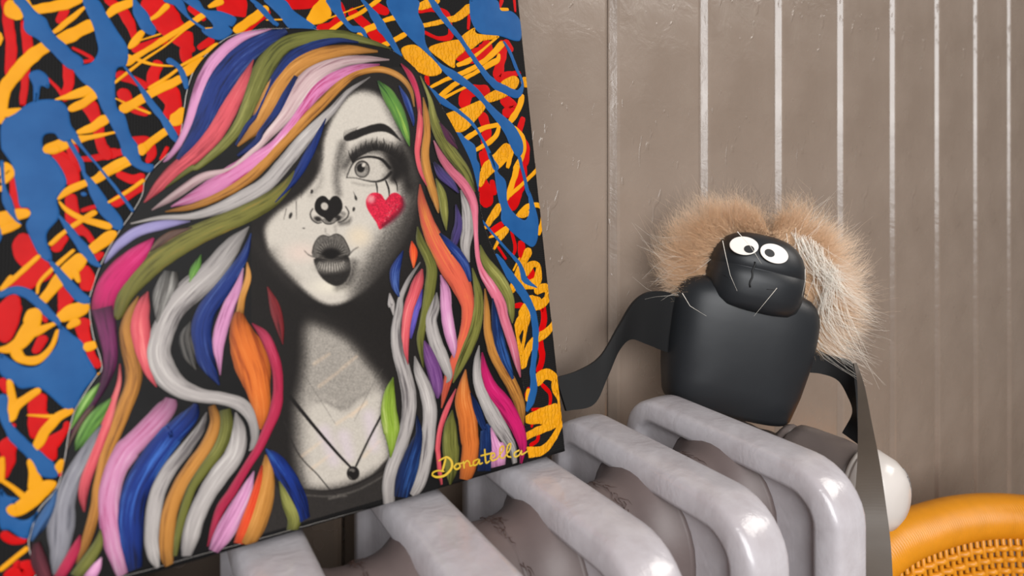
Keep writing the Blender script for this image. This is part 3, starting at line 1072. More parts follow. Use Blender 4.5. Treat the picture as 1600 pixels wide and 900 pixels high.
bpoly|733 3,739 0,775 0,782.5 16.5,799 18,812.5 33,814 60,805 64.5,781 57,754 54,742 45,734.5 27
blue|667 135 4.5,688 156 11.4,715 174 7.2,739 195 5.4,757 225 5.4,769 252 8.4,775 263 10.8
bpoly|704.5 210,718 207,727 216,742 228,745 249,749.5 260,748 290,745 303.5,739 275,730 260,718 236
bpoly|764.5 239,778 269,790 284,793 317,805 335,820 344,826 329,824.5 299,829 302,836.5 326,841 347,839.5 374,832 386,820 380,805 368,784 347,782.5 329,776.5 302,770.5 260
blue|811 246 6,815.5 264 5.4,818.5 275 5.4,823 296 6.6,827.5 308 6
blue|749.5 341 3.6,772 368 4.2,793 392 4.8,811 413 6.6,820 437 9.9,838 449 1.8
blue|775 401 10.8,790 422 12.6,808 446 13.8,820 464 13.8,832 488 11.4,836.5 520 11.4,835 550 9.9,832 580 9.9,833.5 604 12.6,829 625 13.8,823 641.5 4.8
blue|3 254 6,6 290 6,12 317 13.8,24 341 6,33 350 2.4
blue|93 338 4.5,111 362 11.4,129 386 14.4,144 407 11.4,156 416 5.4
blue|79.5 410 6,93 425 11.4,111 449 15,129 467 17.4,138 470 12
blue|0 461 12,21 453.5 14.4,42 458 16.8,57 470 14.4,72 485 14.4,87 500 11.4,93 508 6
blue|129 302.9 7.8,133.2 304.1 7.8
bpoly|0 553,18 562,39 572.5,60 571,78 553,90 535,93 508,114 523,129 535,135 553,147 574,150 586,132 610,120 634,111 640,99 637,63 607,33 607,21 598,0 583
blue|3 622 18,6 646 15,12 664 12,24 682 17.4,39 697 17.4,57 714 19.8,72 732 25.8,85.5 741 13.8
bpoly|0 765,12 774,30 780,12 795,27 810,42 811.5,54 804,63 798,48 825,45 840,33 840,15 828,0 822
sign|693.8 715.8 2.36,691.2 726.2 2.89,688.6 735.4 2.36
sign|683.3 718.9 1.58,695.1 713.1 2.36,703 719.7 3.15,703 730.2 3.41,693.8 740.7 3.15,682 744.1 2.62,674.1 742 2.1,674.1 737.3 2.1,682 734.1 1.84,691.2 735.4 1.58
sign|711.4 723.1 1.84,707.2 728.4 2.36,710.9 732 2.36,716.1 728.4 2.36,714.8 723.1 2.1,713 724.1 1.84,720.1 722 1.58
sign|721.4 719.7 1.84,722.2 724.9 2.1,722.7 730.2 2.1
sign|722.2 724.1 1.58,726.6 718.9 1.84,730.6 721 2.1,731.9 726.8 2.1,735.5 725.7 1.58
sign|744.5 716.3 1.84,737.6 719.7 2.1,737.6 725.7 2.1,742.9 724.1 1.84,746.3 716.8 1.84,746.6 723.6 2.1,751.3 722 1.58
sign|754.7 701.3 2.1,755.5 713.1 2.36,757.1 722 2.36,762.3 718.9 1.58
sign|748.9 711 1.84,758.1 708.7 2.1,766.5 706.6 1.58
sign|762.9 715.2 1.58,769.9 711.8 1.84,769.1 706.8 1.84,764.2 710.5 2.1,766 718.4 2.1,773.9 715.8 1.58
sign|773.4 716.3 1.58,783.1 702.6 1.84,783.3 696.1 1.84,778.6 700 2.1,779.1 713.1 2.1,784.4 714.4 1.58
sign|784.4 714.4 1.58,793.6 701.3 1.84,794.9 692.1 1.84,789.9 696.9 2.1,789.6 710.5 2.1,795.4 713.1 1.58
sign|808 702.6 1.84,800.9 706.8 2.1,801.7 712.6 2.1,808 710 1.84,811.9 703.1 1.84,812.2 709.2 2.1,821.1 703.9 1.58"""

# cut-out figure: one glued sheet with a black ground
OUT = [(432, 45), (480, 45), (540, 54), (590, 69), (625, 87), (650, 109), (669, 135), (692, 170), (717, 215), (736, 255), (747, 300), (753, 340), (762, 371), (774, 398),
       (791, 434), (801, 467), (803, 505), (812, 562), (816, 592), (820, 625), (821, 690), (821, 722.5), (760, 740), (640, 776), (500, 815), (400, 843), (300, 870), (200, 898),
       (62, 925), (57, 891), (48, 867), (45, 846), (48, 834), (60, 798), (87, 765), (99, 729), (108, 675), (117, 642), (132, 616), (150, 589), (159, 577), (156, 556), (147, 529),
       (141, 496), (140, 469), (143, 455), (153, 425), (168, 392), (186, 362), (207, 332), (222, 305), (226, 284), (240, 263), (270, 233), (280, 218), (288, 168), (292, 144), (303, 111),
       (327, 81), (360, 57), (405, 46)]
FZ = 0.00085          # height of the sheet's face over the canvas
figure = obj('figure_cutout', blob(OUT, 0.0, FZ), MATS['cutout_black'], painting)
obj('paper_edge', blob(OUT, 0.0, FZ * 0.5, 0.00014), MATS['paper_edge'], figure)
figure['label'] = 'cut-out portrait of a woman with striped rainbow hair'

PF_LOCK = [(-1, 0.0), (-0.86, 0.9), (-0.3, 1.0), (0.3, 1.0), (0.86, 0.9), (1, 0.0)]
PF_DRIP = [(-1, 0.0), (-0.97, 0.5), (-0.88, 0.85), (-0.6, 1.0), (0.6, 1.0), (0.88, 0.85), (0.97, 0.5), (1, 0.0)]
nl = 0
cnt = {'red': 0, 'yellow': 0, 'blue': 0, 'sign': 0}
sig = None
for line in ART.strip().split('\n'):
    kind, body = line.split('|')
    pts = [tuple(float(q) for q in p.split()) for p in body.split(',')]
    if kind.startswith('lock:'):
        c = kind[5:]
        pts = [(p[0], p[1], p[2] * 1.12 + 0.8) for p in pts]
        me = ribbon(pts, FZ + 0.00012 + 0.000004 * nl, 0.00016, PF_LOCK, 0.05)
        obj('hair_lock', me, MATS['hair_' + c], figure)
        nl += 1
    elif kind in ('red', 'yellow', 'blue'):
        cnt[kind] += 1
        z0 = {'red': 0.00002, 'yellow': 0.00012, 'blue': 0.00022}[kind] + 0.0000012 * cnt[kind]
        hh = {'red': 0.00008, 'yellow': 0.00020, 'blue': 0.00022}[kind]
        me = ribbon(cap_ends(pts), z0, hh, PF_DRIP, 0.22)
        far_right = np.mean([p[0] for p in pts]) > 600
        mt = MATS['yellow_wrinkled_paint'] if kind == 'yellow' and far_right and max(p[2] for p in pts) > 10 else MATS[kind + '_paint']
        obj(kind + '_paint_drip', me, mt, painting)
    elif kind in ('ypoly', 'bpoly'):
        c = 'yellow' if kind[0] == 'y' else 'blue'
        cnt[c] += 1
        me = blob(pts, {'yellow': 0.00012, 'blue': 0.00022}[c] + 0.0000012 * cnt[c], 0.00024)
        obj(c + '_paint_blob', me, MATS['yellow_wrinkled_paint' if c == 'yellow' else 'blue_paint'], painting)
    elif kind == 'sign':
        if sig is None:
            sig = empty('signature', parent=painting)
            sig['label'] = 'yellow handwritten signature reading Donatella'
        pts = [(p[0], p[1], p[2] * 1.1 + 0.25) for p in pts]
        obj('letter_stroke', ribbon(cap_ends(pts), FZ + 0.0007 + 0.000004 * cnt['sign'], 0.0002, PF_DRIP, 0.1, step=1.0), MATS['signature_paint'], sig)
        cnt['sign'] += 1

# the splatter goes on over the parts of the canvas left of and above the portrait
rs = random.Random(11)
x_left = sheet([(0, 450)])[0][0]
inv = np.linalg.inv(HM)


def unsheet(x, z):
    q = inv @ np.array([x, z, 1])
    return q[0] / q[2], q[1] / q[2]


def beyond(x, z, m):
    a, b = unsheet(x, z)
    return a < -m or b < -m


k = 0
for _try in range(4000):
    if k >= 250: break
    c = ('red', 'yellow', 'blue')[k % 3]
    x, z = rs.uniform(-PW, -0.005), rs.uniform(0.0, PH)
    a = rs.uniform(0.2, 0.7) if c == 'yellow' else rs.uniform(1.2, 2.6)
    L = rs.uniform(0.012, 0.045)
    P = []
    for q in range(4):
        xx, zz = x + L * (q / 3 - .5) * math.cos(a) + rs.gauss(0, .002), z + L * (q / 3 - .5) * math.sin(a) + rs.gauss(0, .002)
        P.append((min(max(xx, -PW + .002), -.002), min(max(zz, .002), PH - .002), rs.uniform(0.0015, 0.0075)))
    if not all(beyond(p[0], p[1], 8) for p in P): continue
    k += 1
    Q = [unsheet(p[0], p[1]) + (p[2] / 0.00026,) for p in P]
    cnt[c] += 1
    sc_ = float(sheet_scale(np.array(Q))[0])
    Q = [(q[0], q[1], p[2] / sc_) for q, p in zip(Q, P)]
    z0 = {'red': 0.00002, 'yellow': 0.00012, 'blue': 0.00022}[c] + 0.0000012 * cnt[c]
    obj(c + '_paint_drip', ribbon(cap_ends(Q), z0, 0.00018, PF_DRIP, 0.2, step=6), MATS[c + '_paint'], painting)

# ---- the printed face: ink values on a fine sheet
GX = np.arange(392, 664, 1.0)
GY = np.arange(106, 842, 1.0)
PXg, PYg = np.meshgrid(GX, GY)
INK = np.zeros(PXg.shape + (3,))


def tone(l):
    l = np.asarray(l, float)[..., None]
    return np.array([20, 17, 16]) / 255 * (1 - l) + np.array([232, 222, 208]) / 255 * l


INK[:] = tone(np.full(PXg.shape, 0.06))


def _seg(ax, ay, bx, by, X, Y):
    dx, dy = bx - ax, by - ay
    t = np.clip(((X - ax) * dx + (Y - ay) * dy) / (dx * dx + dy * dy + 1e-12), 0, 1)
    return np.hypot(X - ax - t * dx, Y - ay - t * dy), t


def _box(x0, x1, y0, y1):
    i0, i1 = np.searchsorted(GY, y0), np.searchsorted(GY, y1)
    j0, j1 = np.searchsorted(GX, x0), np.searchsorted(GX, x1)
    return slice(max(i0, 0), i1), slice(max(j0, 0), j1)


def _put(sl, a, c):
    if not isinstance(c, tuple): c = tone(c)
    else: c = np.array(c) / 255.0
    INK[sl] = INK[sl] * (1 - a[..., None]) + c * a[..., None]


def _ss(x): x = np.clip(x, 0, 1); return x * x * (3 - 2 * x)


def ink_stroke(P, fe, c, al=1.0, smooth=True):
    P = catmull(P, 3.0) if smooth and len(P) > 2 else np.array(P, float)
    mw = P[:, 2].max() / 2 + fe + 2
    sl = _box(P[:, 0].min() - mw, P[:, 0].max() + mw, P[:, 1].min() - mw, P[:, 1].max() + mw)
    X, Y = PXg[sl], PYg[sl]
    sd = np.full(X.shape, 1e9)
    for i in range(len(P) - 1):
        d, t = _seg(P[i, 0], P[i, 1], P[i + 1, 0], P[i + 1, 1], X, Y)
        sd = np.minimum(sd, d - 0.5 * (P[i, 2] * (1 - t) + P[i + 1, 2] * t))
    _put(sl, al * _ss(0.5 - sd / (2 * fe)), c)


def ink_poly(P, fe, c, al=1.0, smooth=True):
    Q = catmull_closed(P, 4.0) if smooth else np.array(P, float)
    sl = _box(Q[:, 0].min() - fe - 2, Q[:, 0].max() + fe + 2, Q[:, 1].min() - fe - 2, Q[:, 1].max() + fe + 2)
    X, Y = PXg[sl], PYg[sl]
    sd = np.full(X.shape, 1e9)
    ins = np.zeros(X.shape, bool)
    for i in range(len(Q)):
        ax, ay = Q[i]
        bx, by = Q[(i + 1) % len(Q)]
        sd = np.minimum(sd, _seg(ax, ay, bx, by, X, Y)[0])
        if ay != by:
            ins ^= ((ay > Y) != (by > Y)) & (X < (bx - ax) * (Y - ay) / (by - ay) + ax)
    sd = np.where(ins, -sd, sd)
    _put(sl, al * _ss(0.5 - sd / (2 * fe)), c)


def ink_dot(x, y, rx, ry, fe, c, al=1.0, rot=0.0):
    sl = _box(x - rx - ry - fe - 2, x + rx + ry + fe + 2, y - rx - ry - fe - 2, y + rx + ry + fe + 2)
    X, Y = PXg[sl] - x, PYg[sl] - y
    cr, sr = math.cos(rot), math.sin(rot)
    u, v = X * cr + Y * sr, -X * sr + Y * cr
    r = np.hypot(u / rx, v / ry)
    _put(sl, al * _ss(0.5 - (r - 1) * min(rx, ry) / (2 * fe)), c)


def Z1(L): return [(470 + p[0] * .2, 120 + p[1] * .2) + tuple(w_ * .2 for w_ in p[2:]) for p in L]
def Z2(L): return [(400 + p[0] * .2334, 280 + p[1] * .2334) + tuple(w_ * .2334 for w_ in p[2:]) for p in L]
def Z3(L): return [(420 + p[0] * .3889, 440 + p[1] * .3889) + tuple(w_ * .3889 for w_ in p[2:]) for p in L]


# neck and chest
ink_poly(Z3([(170, 150), (240, 175), (330, 235), (400, 320), (445, 380), (462, 440), (455, 520), (478, 700), (410, 770), (300, 812), (200, 828), (140, 815), (112, 700), (108, 560), (112, 480), (130, 400), (142, 300), (145, 200)]), 16, 0.66)
ink_poly(Z3([(160, 500), (240, 480), (300, 515), (380, 460), (450, 450), (450, 560), (470, 700), (400, 765), (300, 805), (200, 820), (160, 780), (150, 640)]), 12, 0.84)
ink_stroke(Z3([(150, 130, 60), (260, 165, 60), (350, 220, 60), (420, 300, 60), (470, 360, 60)]), 16, 0.07, 0.9)
ink_stroke(Z3([(190, 480, 6), (225, 478, 8), (260, 498, 10), (310, 505, 9), (345, 470, 7), (390, 448, 6)]), 5, 0.5, 0.7)
ink_stroke(Z3([(280, 400, 60), (300, 480, 40)]), 16, 0.6, 0.35)
for a, b in (((130, 700), (210, 640)), ((170, 750), (250, 690)), ((270, 570), (390, 490)), ((200, 420), (280, 360)), ((330, 540), (390, 480)), ((380, 700), (440, 640)), ((290, 350), (350, 300)), ((180, 330), (240, 290))):
    ink_stroke(Z3([a + (14,), b + (10,)]), 2.6, (232, 200, 168), 0.36, False)
for a, b in (((220, 600), (260, 720)), ((400, 540), (420, 660)), ((300, 620), (320, 700))):
    ink_stroke(Z3([a + (50,), b + (40,)]), 9, (218, 200, 214), 0.5, False)
# shirt
ink_poly(Z3([(-40, 800), (60, 835), (140, 835), (230, 838), (330, 815), (410, 775), (500, 715), (520, 1000), (-40, 1040)]), 2.5, 0.12)
ink_stroke(Z3([(120, 832, 5), (230, 838, 5), (330, 818, 6), (420, 775, 5), (480, 735, 5)]), 1.4, 0.05)
ink_stroke(Z3([(150, 856, 5), (240, 860, 6), (340, 840, 7), (430, 795, 6), (480, 762, 4)]), 1.6, 0.36, 0.7)
ink_stroke(Z3([(240, 870, 8), (270, 862, 10), (310, 858, 6)]), 1.6, 0.45, 0.6)
# thin chains and necklace
ink_stroke(Z3([(125, 350, 2.5), (170, 420, 2.5), (265, 570, 2)]), 0.8, 0.35, 0.5)
ink_stroke(Z3([(455, 350, 2.5), (400, 440, 2.5), (340, 560, 2)]), 0.8, 0.35, 0.5)
ink_stroke(Z3([(60, 560, 5), (100, 660, 5), (140, 720, 5), (190, 770, 5), (240, 830, 5), (270, 858, 4)]), 0.8, 0.1, 0.9)
ink_stroke(Z3([(82, 460, 16), (180, 580, 13), (270, 685, 11), (330, 748, 9)]), 0.9, 0.05)
ink_stroke(Z3([(455, 525, 9), (400, 630, 8), (348, 738, 8)]), 0.9, 0.05)
ink_dot(*Z3([(336, 768)])[0], 10, 11, 0.9, 0.05)
ink_dot(*Z3([(331, 757)])[0], 4.5, 3, 1.2, 0.5, 0.8)
ink_poly(Z3([(338, 765), (325, 758), (318, 772), (338, 792), (358, 772), (350, 758)]), 0.8, 0.03)
ink_stroke(Z3([(318, 780, 3), (330, 792, 3)]), 0.8, 0.5, 0.7)
# face
FACE = [(566, 141), (590, 148), (608, 166), (622, 195), (638, 235), (650, 270), (652, 300), (647, 335), (640, 357), (628, 382), (612, 405), (590, 432), (565, 456), (540, 471), (519, 476.5), (500, 472), (480, 459),
        (455, 435), (435, 413), (420, 393), (412, 370), (414, 350), (432, 330), (456, 314), (478, 296), (494, 275), (502, 250), (505, 220), (518, 187), (540, 155)]
ink_poly(FACE, 6, 0.88)
ink_stroke([(440, 430, 3), (470, 458, 3), (500, 476, 3), (520, 480, 3), (545, 474, 3), (575, 455, 3)], 3, 0.04, 0.8)
ink_stroke([(530, 130, 20), (570, 130, 20), (602, 140, 24), (625, 180, 24), (640, 220, 20)], 15, 0.07, 0.95)
ink_stroke([(505, 170, 16), (492, 220, 14), (488, 260, 14), (470, 290, 12), (436, 318, 12), (408, 350, 12), (404, 385, 14)], 11, 0.07, 0.9)
ink_stroke([(664, 190, 30), (668, 280, 36), (656, 345, 40), (628, 405, 44), (598, 440, 30), (565, 468, 8)], 34, 0.06, 0.97)
ink_stroke([(400, 380, 12), (416, 408, 10), (446, 440, 5), (480, 468, 3)], 15, 0.12, 0.75)
ink_stroke([(650, 240, 20), (646, 300, 24), (636, 350, 34), (612, 396, 40), (586, 428, 34), (562, 456, 14)], 22, 0.10, 0.72)
ink_stroke([(610, 350, 10), (590, 390, 20), (570, 425, 14), (555, 450, 4)], 24, 0.3, 0.6)
ink_stroke([(425, 395, 10), (436, 415, 8), (460, 440, 6)], 16, 0.3, 0.5)
ink_dot(470, 395, 20, 12, 14, (236, 206, 192), 0.55)
ink_dot(512, 448, 22, 10, 10, (242, 232, 210), 0.6)
ink_dot(560, 370, 16, 14, 12, (238, 214, 178), 0.5)
# nose bridge and brow shading
ink_stroke([(534, 225, 8), (528, 252, 9), (525, 280, 8), (528, 304, 6)], 9, 0.28, 0.85)
ink_stroke([(498, 240, 4), (500, 285, 6), (485, 305, 6)], 8, 0.45, 0.4)
ink_stroke([(536, 232, 10), (534, 255, 12), (538, 270, 8)], 10, 0.4, 0.5)
ink_poly(Z1([(330, 475), (385, 436), (480, 402), (560, 376), (630, 369), (690, 398), (740, 450), (778, 506), (700, 452), (640, 432), (570, 437), (490, 462), (420, 492), (350, 506)]), 1.3, 0.06)
for k in range(9):
    ink_stroke(Z1([(335 + 12 * k, 490 - 4 * k, 5), (330 + 12 * k, 455 - 5 * k, 4), (340 + 13 * k, 425 - 4 * k, 1.5)]), 0.7, 0.1, 0.7)
# eye
ink_stroke(Z1([(345, 700, 20), (400, 620, 50), (500, 560, 80), (620, 560, 90), (720, 620, 130), (760, 720, 130), (720, 790, 70)]), 9, 0.10, 0.9)
ink_stroke(Z1([(780, 560, 70), (800, 660, 130), (820, 780, 120), (840, 860, 100)]), 15, 0.06, 0.95)
ink_stroke(Z1([(700, 640, 60), (740, 720, 90), (730, 790, 60)]), 8, 0.05, 0.9)
ink_poly(Z1([(356, 786), (385, 735), (420, 680), (470, 650), (530, 640), (590, 650), (640, 680), (668, 725), (660, 770), (620, 800), (570, 812), (500, 806), (430, 790)]), 1.3, 0.84)
ink_stroke(Z1([(640, 670, 40), (680, 730, 40), (650, 790, 30)]), 6, 0.3, 0.6)
ink_stroke(Z1([(350, 750, 18), (380, 710, 14), (405, 670, 10)]), 1.4, 0.72, 0.9)
ink_dot(*Z1([(474, 724)])[0], 12, 13.5, 0.9, 0.12)
ink_dot(*Z1([(474, 726)])[0], 10.2, 11.5, 1.4, 0.5)
ink_dot(*Z1([(470, 745)])[0], 7, 6, 3, 0.66, 0.7)
ink_dot(*Z1([(464, 716)])[0], 6.2, 6.8, 1.0, 0.04)
ink_dot(*Z1([(486, 692)])[0], 2.6, 3.4, 0.9, 0.9, 1.0, 0.5)
ink_stroke(Z1([(352, 790, 6), (390, 700, 9), (430, 655, 12), (490, 632, 16), (560, 630, 18), (630, 652, 22), (690, 715, 24)]), 1.2, 0.05)
ink_stroke(Z1([(356, 790, 5), (430, 795, 5), (500, 812, 8), (580, 822, 14), (650, 800, 20), (700, 750, 24)]), 1.3, 0.06)
ink_stroke(Z1([(380, 690, 4), (440, 625, 5), (520, 598, 5), (600, 600, 3)]), 0.9, 0.42, 0.7)
ink_stroke(Z1([(400, 830, 10), (490, 850, 10), (570, 850, 6)]), 3.5, 0.55, 0.6)
tips = [(368, 580), (395, 568), (425, 548), (465, 522), (505, 492), (555, 482), (592, 472), (640, 482), (708, 512), (760, 540), (800, 588), (820, 640)]
root = [(402, 655), (422, 632), (444, 614), (480, 594), (518, 574), (560, 560), (596, 556), (636, 562), (684, 584), (716, 604), (750, 634), (770, 664)]
for k in range(len(tips)):
    for q in (0, 0.33, 0.66):
        if k == len(tips) - 1 and q: break
        k2 = min(k + 1, len(tips) - 1)
        s_ = 1 if q == 0 else 0.62
        rx, ry = root[k][0] * (1 - q) + root[k2][0] * q, root[k][1] * (1 - q) + root[k2][1] * q
        tx, ty = tips[k][0] * (1 - q) + tips[k2][0] * q, tips[k][1] * (1 - q) + tips[k2][1] * q
        tx, ty = rx + (tx - rx) * s_, ry + (ty - ry) * s_
        bx = (rx + tx) / 2 + (8 if tx > 600 else -8)
        ink_stroke(Z1([(rx, ry + 14, 15), (bx, (ry + ty) / 2, 9), (tx, ty, 2)]), 0.8, 0.05, 0.95)
for L in ([(800, 30, 10), (806, 62, 10), (808, 100, 5)], [(865, 15, 11), (884, 70, 12), (888, 132, 5)], [(920, 0, 11), (938, 40, 9), (942, 84, 4)]):
    ink_stroke(Z2(L), 0.7, 0.05)
# freckles and pencil flecks
for x, y, rx, ry, r in ((370, 85, 9, 15, .2), (228, 245, 11, 21, .35), (664, 128, 8, 17, -.25), (650, 203, 9, 15, .15), (316, 330, 8, 4, 0)):
    q = Z2([(x, y)])[0]
    ink_dot(q[0], q[1], rx * .2334, ry * .2334, 0.7, 0.08, 0.9, r)
for L in ([(648, 85, 2), (660, 115, 6)], [(266, 150, 5), (268, 270, 2)], [(200, 200, 5), (182, 275, 2)], [(305, 70, 4), (300, 130, 2)], [(190, 60, 8), (170, 170, 3)]):
    ink_stroke(Z2(L), 0.7, 0.08, 0.85, False)
# nose
ink_stroke(Z2([(560, 300, 20), (610, 290, 24), (628, 265, 12)]), 5, 0.25, 0.8)
ink_stroke(Z2([(376, 200, 8), (360, 232, 9), (372, 272, 10), (408, 296, 9), (436, 290, 6)]), 1.0, 0.1, 0.85)
ink_stroke(Z2([(596, 185, 7), (616, 222, 9), (606, 258, 10), (575, 282, 10), (545, 292, 6)]), 1.0, 0.1, 0.85)
ink_stroke(Z2([(560, 225, 22), (585, 235, 26), (575, 262, 18)]), 2.5, 0.42, 0.7)
ink_dot(*Z2([(410, 268)])[0], 6, 4, 2.2, 0.06, 0.95, 0.3)
ink_dot(*Z2([(544, 262)])[0], 5.5, 4.6, 2.0, 0.06, 0.95, -0.4)
ink_poly(Z2([(436, 270), (462, 296), (490, 301), (516, 292), (540, 268), (500, 260)]), 1.2, 0.5)
ink_stroke(Z2([(430, 272, 5), (460, 298, 6), (490, 303, 6), (518, 294, 6), (545, 270, 5)]), 0.8, 0.06)
ink_poly(Z2([(486, 142), (465, 120), (438, 113), (408, 130), (390, 165), (392, 210), (420, 243), (455, 262), (476, 284), (494, 288), (516, 264), (553, 235), (574, 197), (571, 152), (550, 122), (525, 113), (503, 122)]), 0.8, 0.04)
ink_dot(*Z2([(455, 183)])[0], 5.4, 6, 0.9, 0.82, 1.0, -0.4)
# philtrum
ink_stroke(Z2([(462, 335, 8), (464, 362, 8), (486, 376, 6)]), 2.2, 0.5, 0.6)
ink_stroke(Z2([(526, 315, 20), (528, 350, 10)]), 3.5, 0.55, 0.5)
# lips
ink_stroke(Z2([(650, 560, 40), (640, 640, 50), (600, 700, 40), (540, 728, 20)]), 9, 0.14, 0.75)
ink_poly(Z2([(372, 490), (384, 440), (412, 395), (446, 377), (486, 386), (530, 369), (572, 385), (602, 430), (624, 480), (616, 518), (560, 512), (500, 500), (440, 518), (400, 532), (374, 515)]), 1.1, 0.38)
ink_poly(Z2([(384, 542), (430, 528), (500, 545), (570, 520), (612, 515), (630, 580), (622, 640), (590, 692), (540, 716), (490, 702), (440, 665), (405, 612)]), 1.6, 0.10)
ink_dot(*Z2([(500, 585)])[0], 24, 9, 6, 0.66, 0.85, -0.08)
mc = (498, 512)
for k in range(15):
    a = math.pi * (0.06 + 0.88 * k / 14)
    e = (mc[0] - math.cos(a) * 105, mc[1] - math.sin(a) * 110)
    s0 = (mc[0] - math.cos(a) * 46, mc[1] - math.sin(a) * 32)
    ink_stroke(Z2([s0 + (13,), ((s0[0] + e[0]) / 2 + 4, (s0[1] + e[1]) / 2, 7), e + (1.5,)]), 0.8, 0.05, 0.85)
    a2 = a + 0.1
    e = (mc[0] - math.cos(a2) * 96, mc[1] - math.sin(a2) * 100)
    s0 = (mc[0] - math.cos(a2) * 58, mc[1] - math.sin(a2) * 44)
    ink_stroke(Z2([s0 + (2,), ((s0[0] + e[0]) / 2, (s0[1] + e[1]) / 2, 6), e + (2,)]), 0.9, 0.6, 0.5)
for k in range(13):
    a = math.pi * (0.1 + 0.8 * k / 12)
    s0 = (mc[0] - math.cos(a) * 78, mc[1] + 24 + math.sin(a) * 24)
    e = (mc[0] - math.cos(a) * 100, mc[1] + 30 + math.sin(a) * 96)
    ink_stroke(Z2([s0 + (6,), ((s0[0] + e[0]) / 2, (s0[1] + e[1]) / 2, 5), e + (1.5,)]), 0.8, 0.08, 0.8)
    a2 = a + 0.1
    s0 = (mc[0] - math.cos(a2) * 80, mc[1] + 30 + math.sin(a2) * 26)
    e = (mc[0] - math.cos(a2) * 94, mc[1] + 34 + math.sin(a2) * 76)
    ink_stroke(Z2([s0 + (3,), ((s0[0] + e[0]) / 2, (s0[1] + e[1]) / 2, 7), e + (1.5,)]), 1.0, 0.84, 0.75)
ink_dot(*Z2([(498, 508)])[0], 15, 9, 4.5, 0.02, 1.0)
ink_stroke(Z2([(384, 538, 5), (440, 522, 5), (470, 530, 4)]), 0.9, 0.05)
ink_stroke(Z2([(540, 525, 5), (580, 515, 5), (620, 510, 5)]), 0.9, 0.05)
ink_stroke(Z2([(372, 495, 6), (384, 440, 6), (412, 394, 6), (446, 376, 6), (486, 386, 6), (530, 368, 6), (572, 384, 6), (602, 430, 6), (624, 482, 6)]), 0.8, 0.06, 0.9)
ink_stroke(Z2([(320, 478, 2), (345, 505, 5), (380, 522, 7)]), 1.4, 0.15, 0.85)
ink_stroke(Z2([(620, 505, 8), (645, 478, 6), (680, 455, 2)]), 1.6, 0.12, 0.85)
# red cheek heart
HEART = Z2([(860, 142), (836, 106), (800, 92), (760, 100), (733, 140), (737, 190), (765, 240), (800, 290), (824, 338), (860, 310), (910, 270), (958, 222), (980, 172), (970, 120), (935, 93), (900, 99), (876, 126)])
ink_poly(HEART, 0.9, (206, 34, 62))
ink_dot(*Z2([(765, 135)])[0], 6, 6, 4, (236, 168, 166), 0.8)
ink_stroke(Z2([(975, 130, 20), (975, 190, 30), (920, 255, 36), (850, 310, 30)]), 4, (96, 20, 36), 0.75)
for k in range(16):
    x, y = rs.uniform(780, 930), rs.uniform(150, 290)
    if x + y < 1150: ink_stroke(Z2([(x, y, 4), (x + rs.uniform(-20, 20), y + rs.uniform(-14, 14), 2)]), 0.7, (232, 96, 110), 0.6, False)
for k in range(14):
    x = rs.uniform(850, 960); y = 1130 - x + rs.uniform(-24, 14)
    ink_stroke(Z2([(x, y, 4), (x + rs.uniform(-12, 12), y + rs.uniform(-12, 12), 2)]), 0.6, (206, 150, 140), 0.6, False)
# pencil grain on the half tones
lum = INK.mean(axis=2)
gr = rng.normal(0, 1, lum.shape)
gr = 0.6 * gr + 0.4 * (np.roll(gr, 1, 0) + np.roll(gr, 1, 1))
amp = 0.11 * np.clip(1 - np.abs(lum - 0.40) / 0.40, 0, 1) + 0.01
INK *= (1 + amp * gr)[..., None]
INK = np.clip(INK, 0.02, 0.97)
LIN = 0.68 * np.where(INK <= 0.04045, INK / 12.92, ((INK + 0.055) / 1.055) ** 2.4)

pos = sheet(np.c_[PXg.ravel(), PYg.ravel()])
nyg, nxg = PXg.shape
ok = (pos[:, 1] > 0.0032).reshape(PXg.shape)
idx = np.arange(nyg * nxg).reshape(nyg, nxg)
_o = catmull_closed(OUT, 3.0)
_in = np.zeros(PXg.shape, bool)
for _i in range(len(_o)):
    (ax, ay), (bx, by) = _o[_i], _o[(_i + 1) % len(_o)]
    if ay != by: _in ^= ((ay > PYg) != (by > PYg)) & (PXg < (bx - ax) * (PYg - ay) / (by - ay) + ax)
# a margin so that the print ends inside the glued sheet
_in[3:-3, 3:-3] &= _in[6:, 3:-3] & _in[:-6, 3:-3] & _in[3:-3, 6:] & _in[3:-3, :-6]
ok &= _in
keep = ok[:-1, :-1] & ok[1:, :-1] & ok[1:, 1:] & ok[:-1, 1:]
# stay inside the cut-out's silhouette at the top
quad = np.stack([idx[:-1, :-1], idx[1:, :-1], idx[1:, 1:], idx[:-1, 1:]], -1)[keep]
used = np.unique(quad)
rem = np.full(nyg * nxg, -1)
rem[used] = np.arange(len(used))
quad = rem[quad]
Vf = np.c_[pos[used, 0], np.full(len(used), -(FZ + 0.00006)), pos[used, 1]]
me = bpy.data.meshes.new('portrait')
me.vertices.add(len(Vf))
me.vertices.foreach_set('co', Vf.astype(np.float32).ravel())
me.loops.add(quad.size)
me.loops.foreach_set('vertex_index', quad.astype(np.int32).ravel())
me.polygons.add(len(quad))
me.polygons.foreach_set('loop_start', np.arange(0, quad.size, 4, dtype=np.int32))
me.update(calc_edges=True)
ca = me.color_attributes.new('ink', 'FLOAT_COLOR', 'POINT')
ca.data.foreach_set('color', np.c_[LIN.reshape(-1, 3)[used], np.ones(len(used))].astype(np.float32).ravel())
face = obj('portrait_face', me, MATS['portrait_print'], figure)
face['label'] = 'grey pencil-shaded face, neck and chest with a red cheek heart'

# ------------------------------------------------------------------ doll
# local frame: x to the viewer's right, y away, z up; stands on the pipe behind the last section
DO = Vector((0.3415, 0.2785, 0.5808))
doll = empty('doll', DO, (0, 0, -YAW))
tag(doll, 'black bottle doll with googly eyes and tan fur hair sitting on the radiator', 'doll')


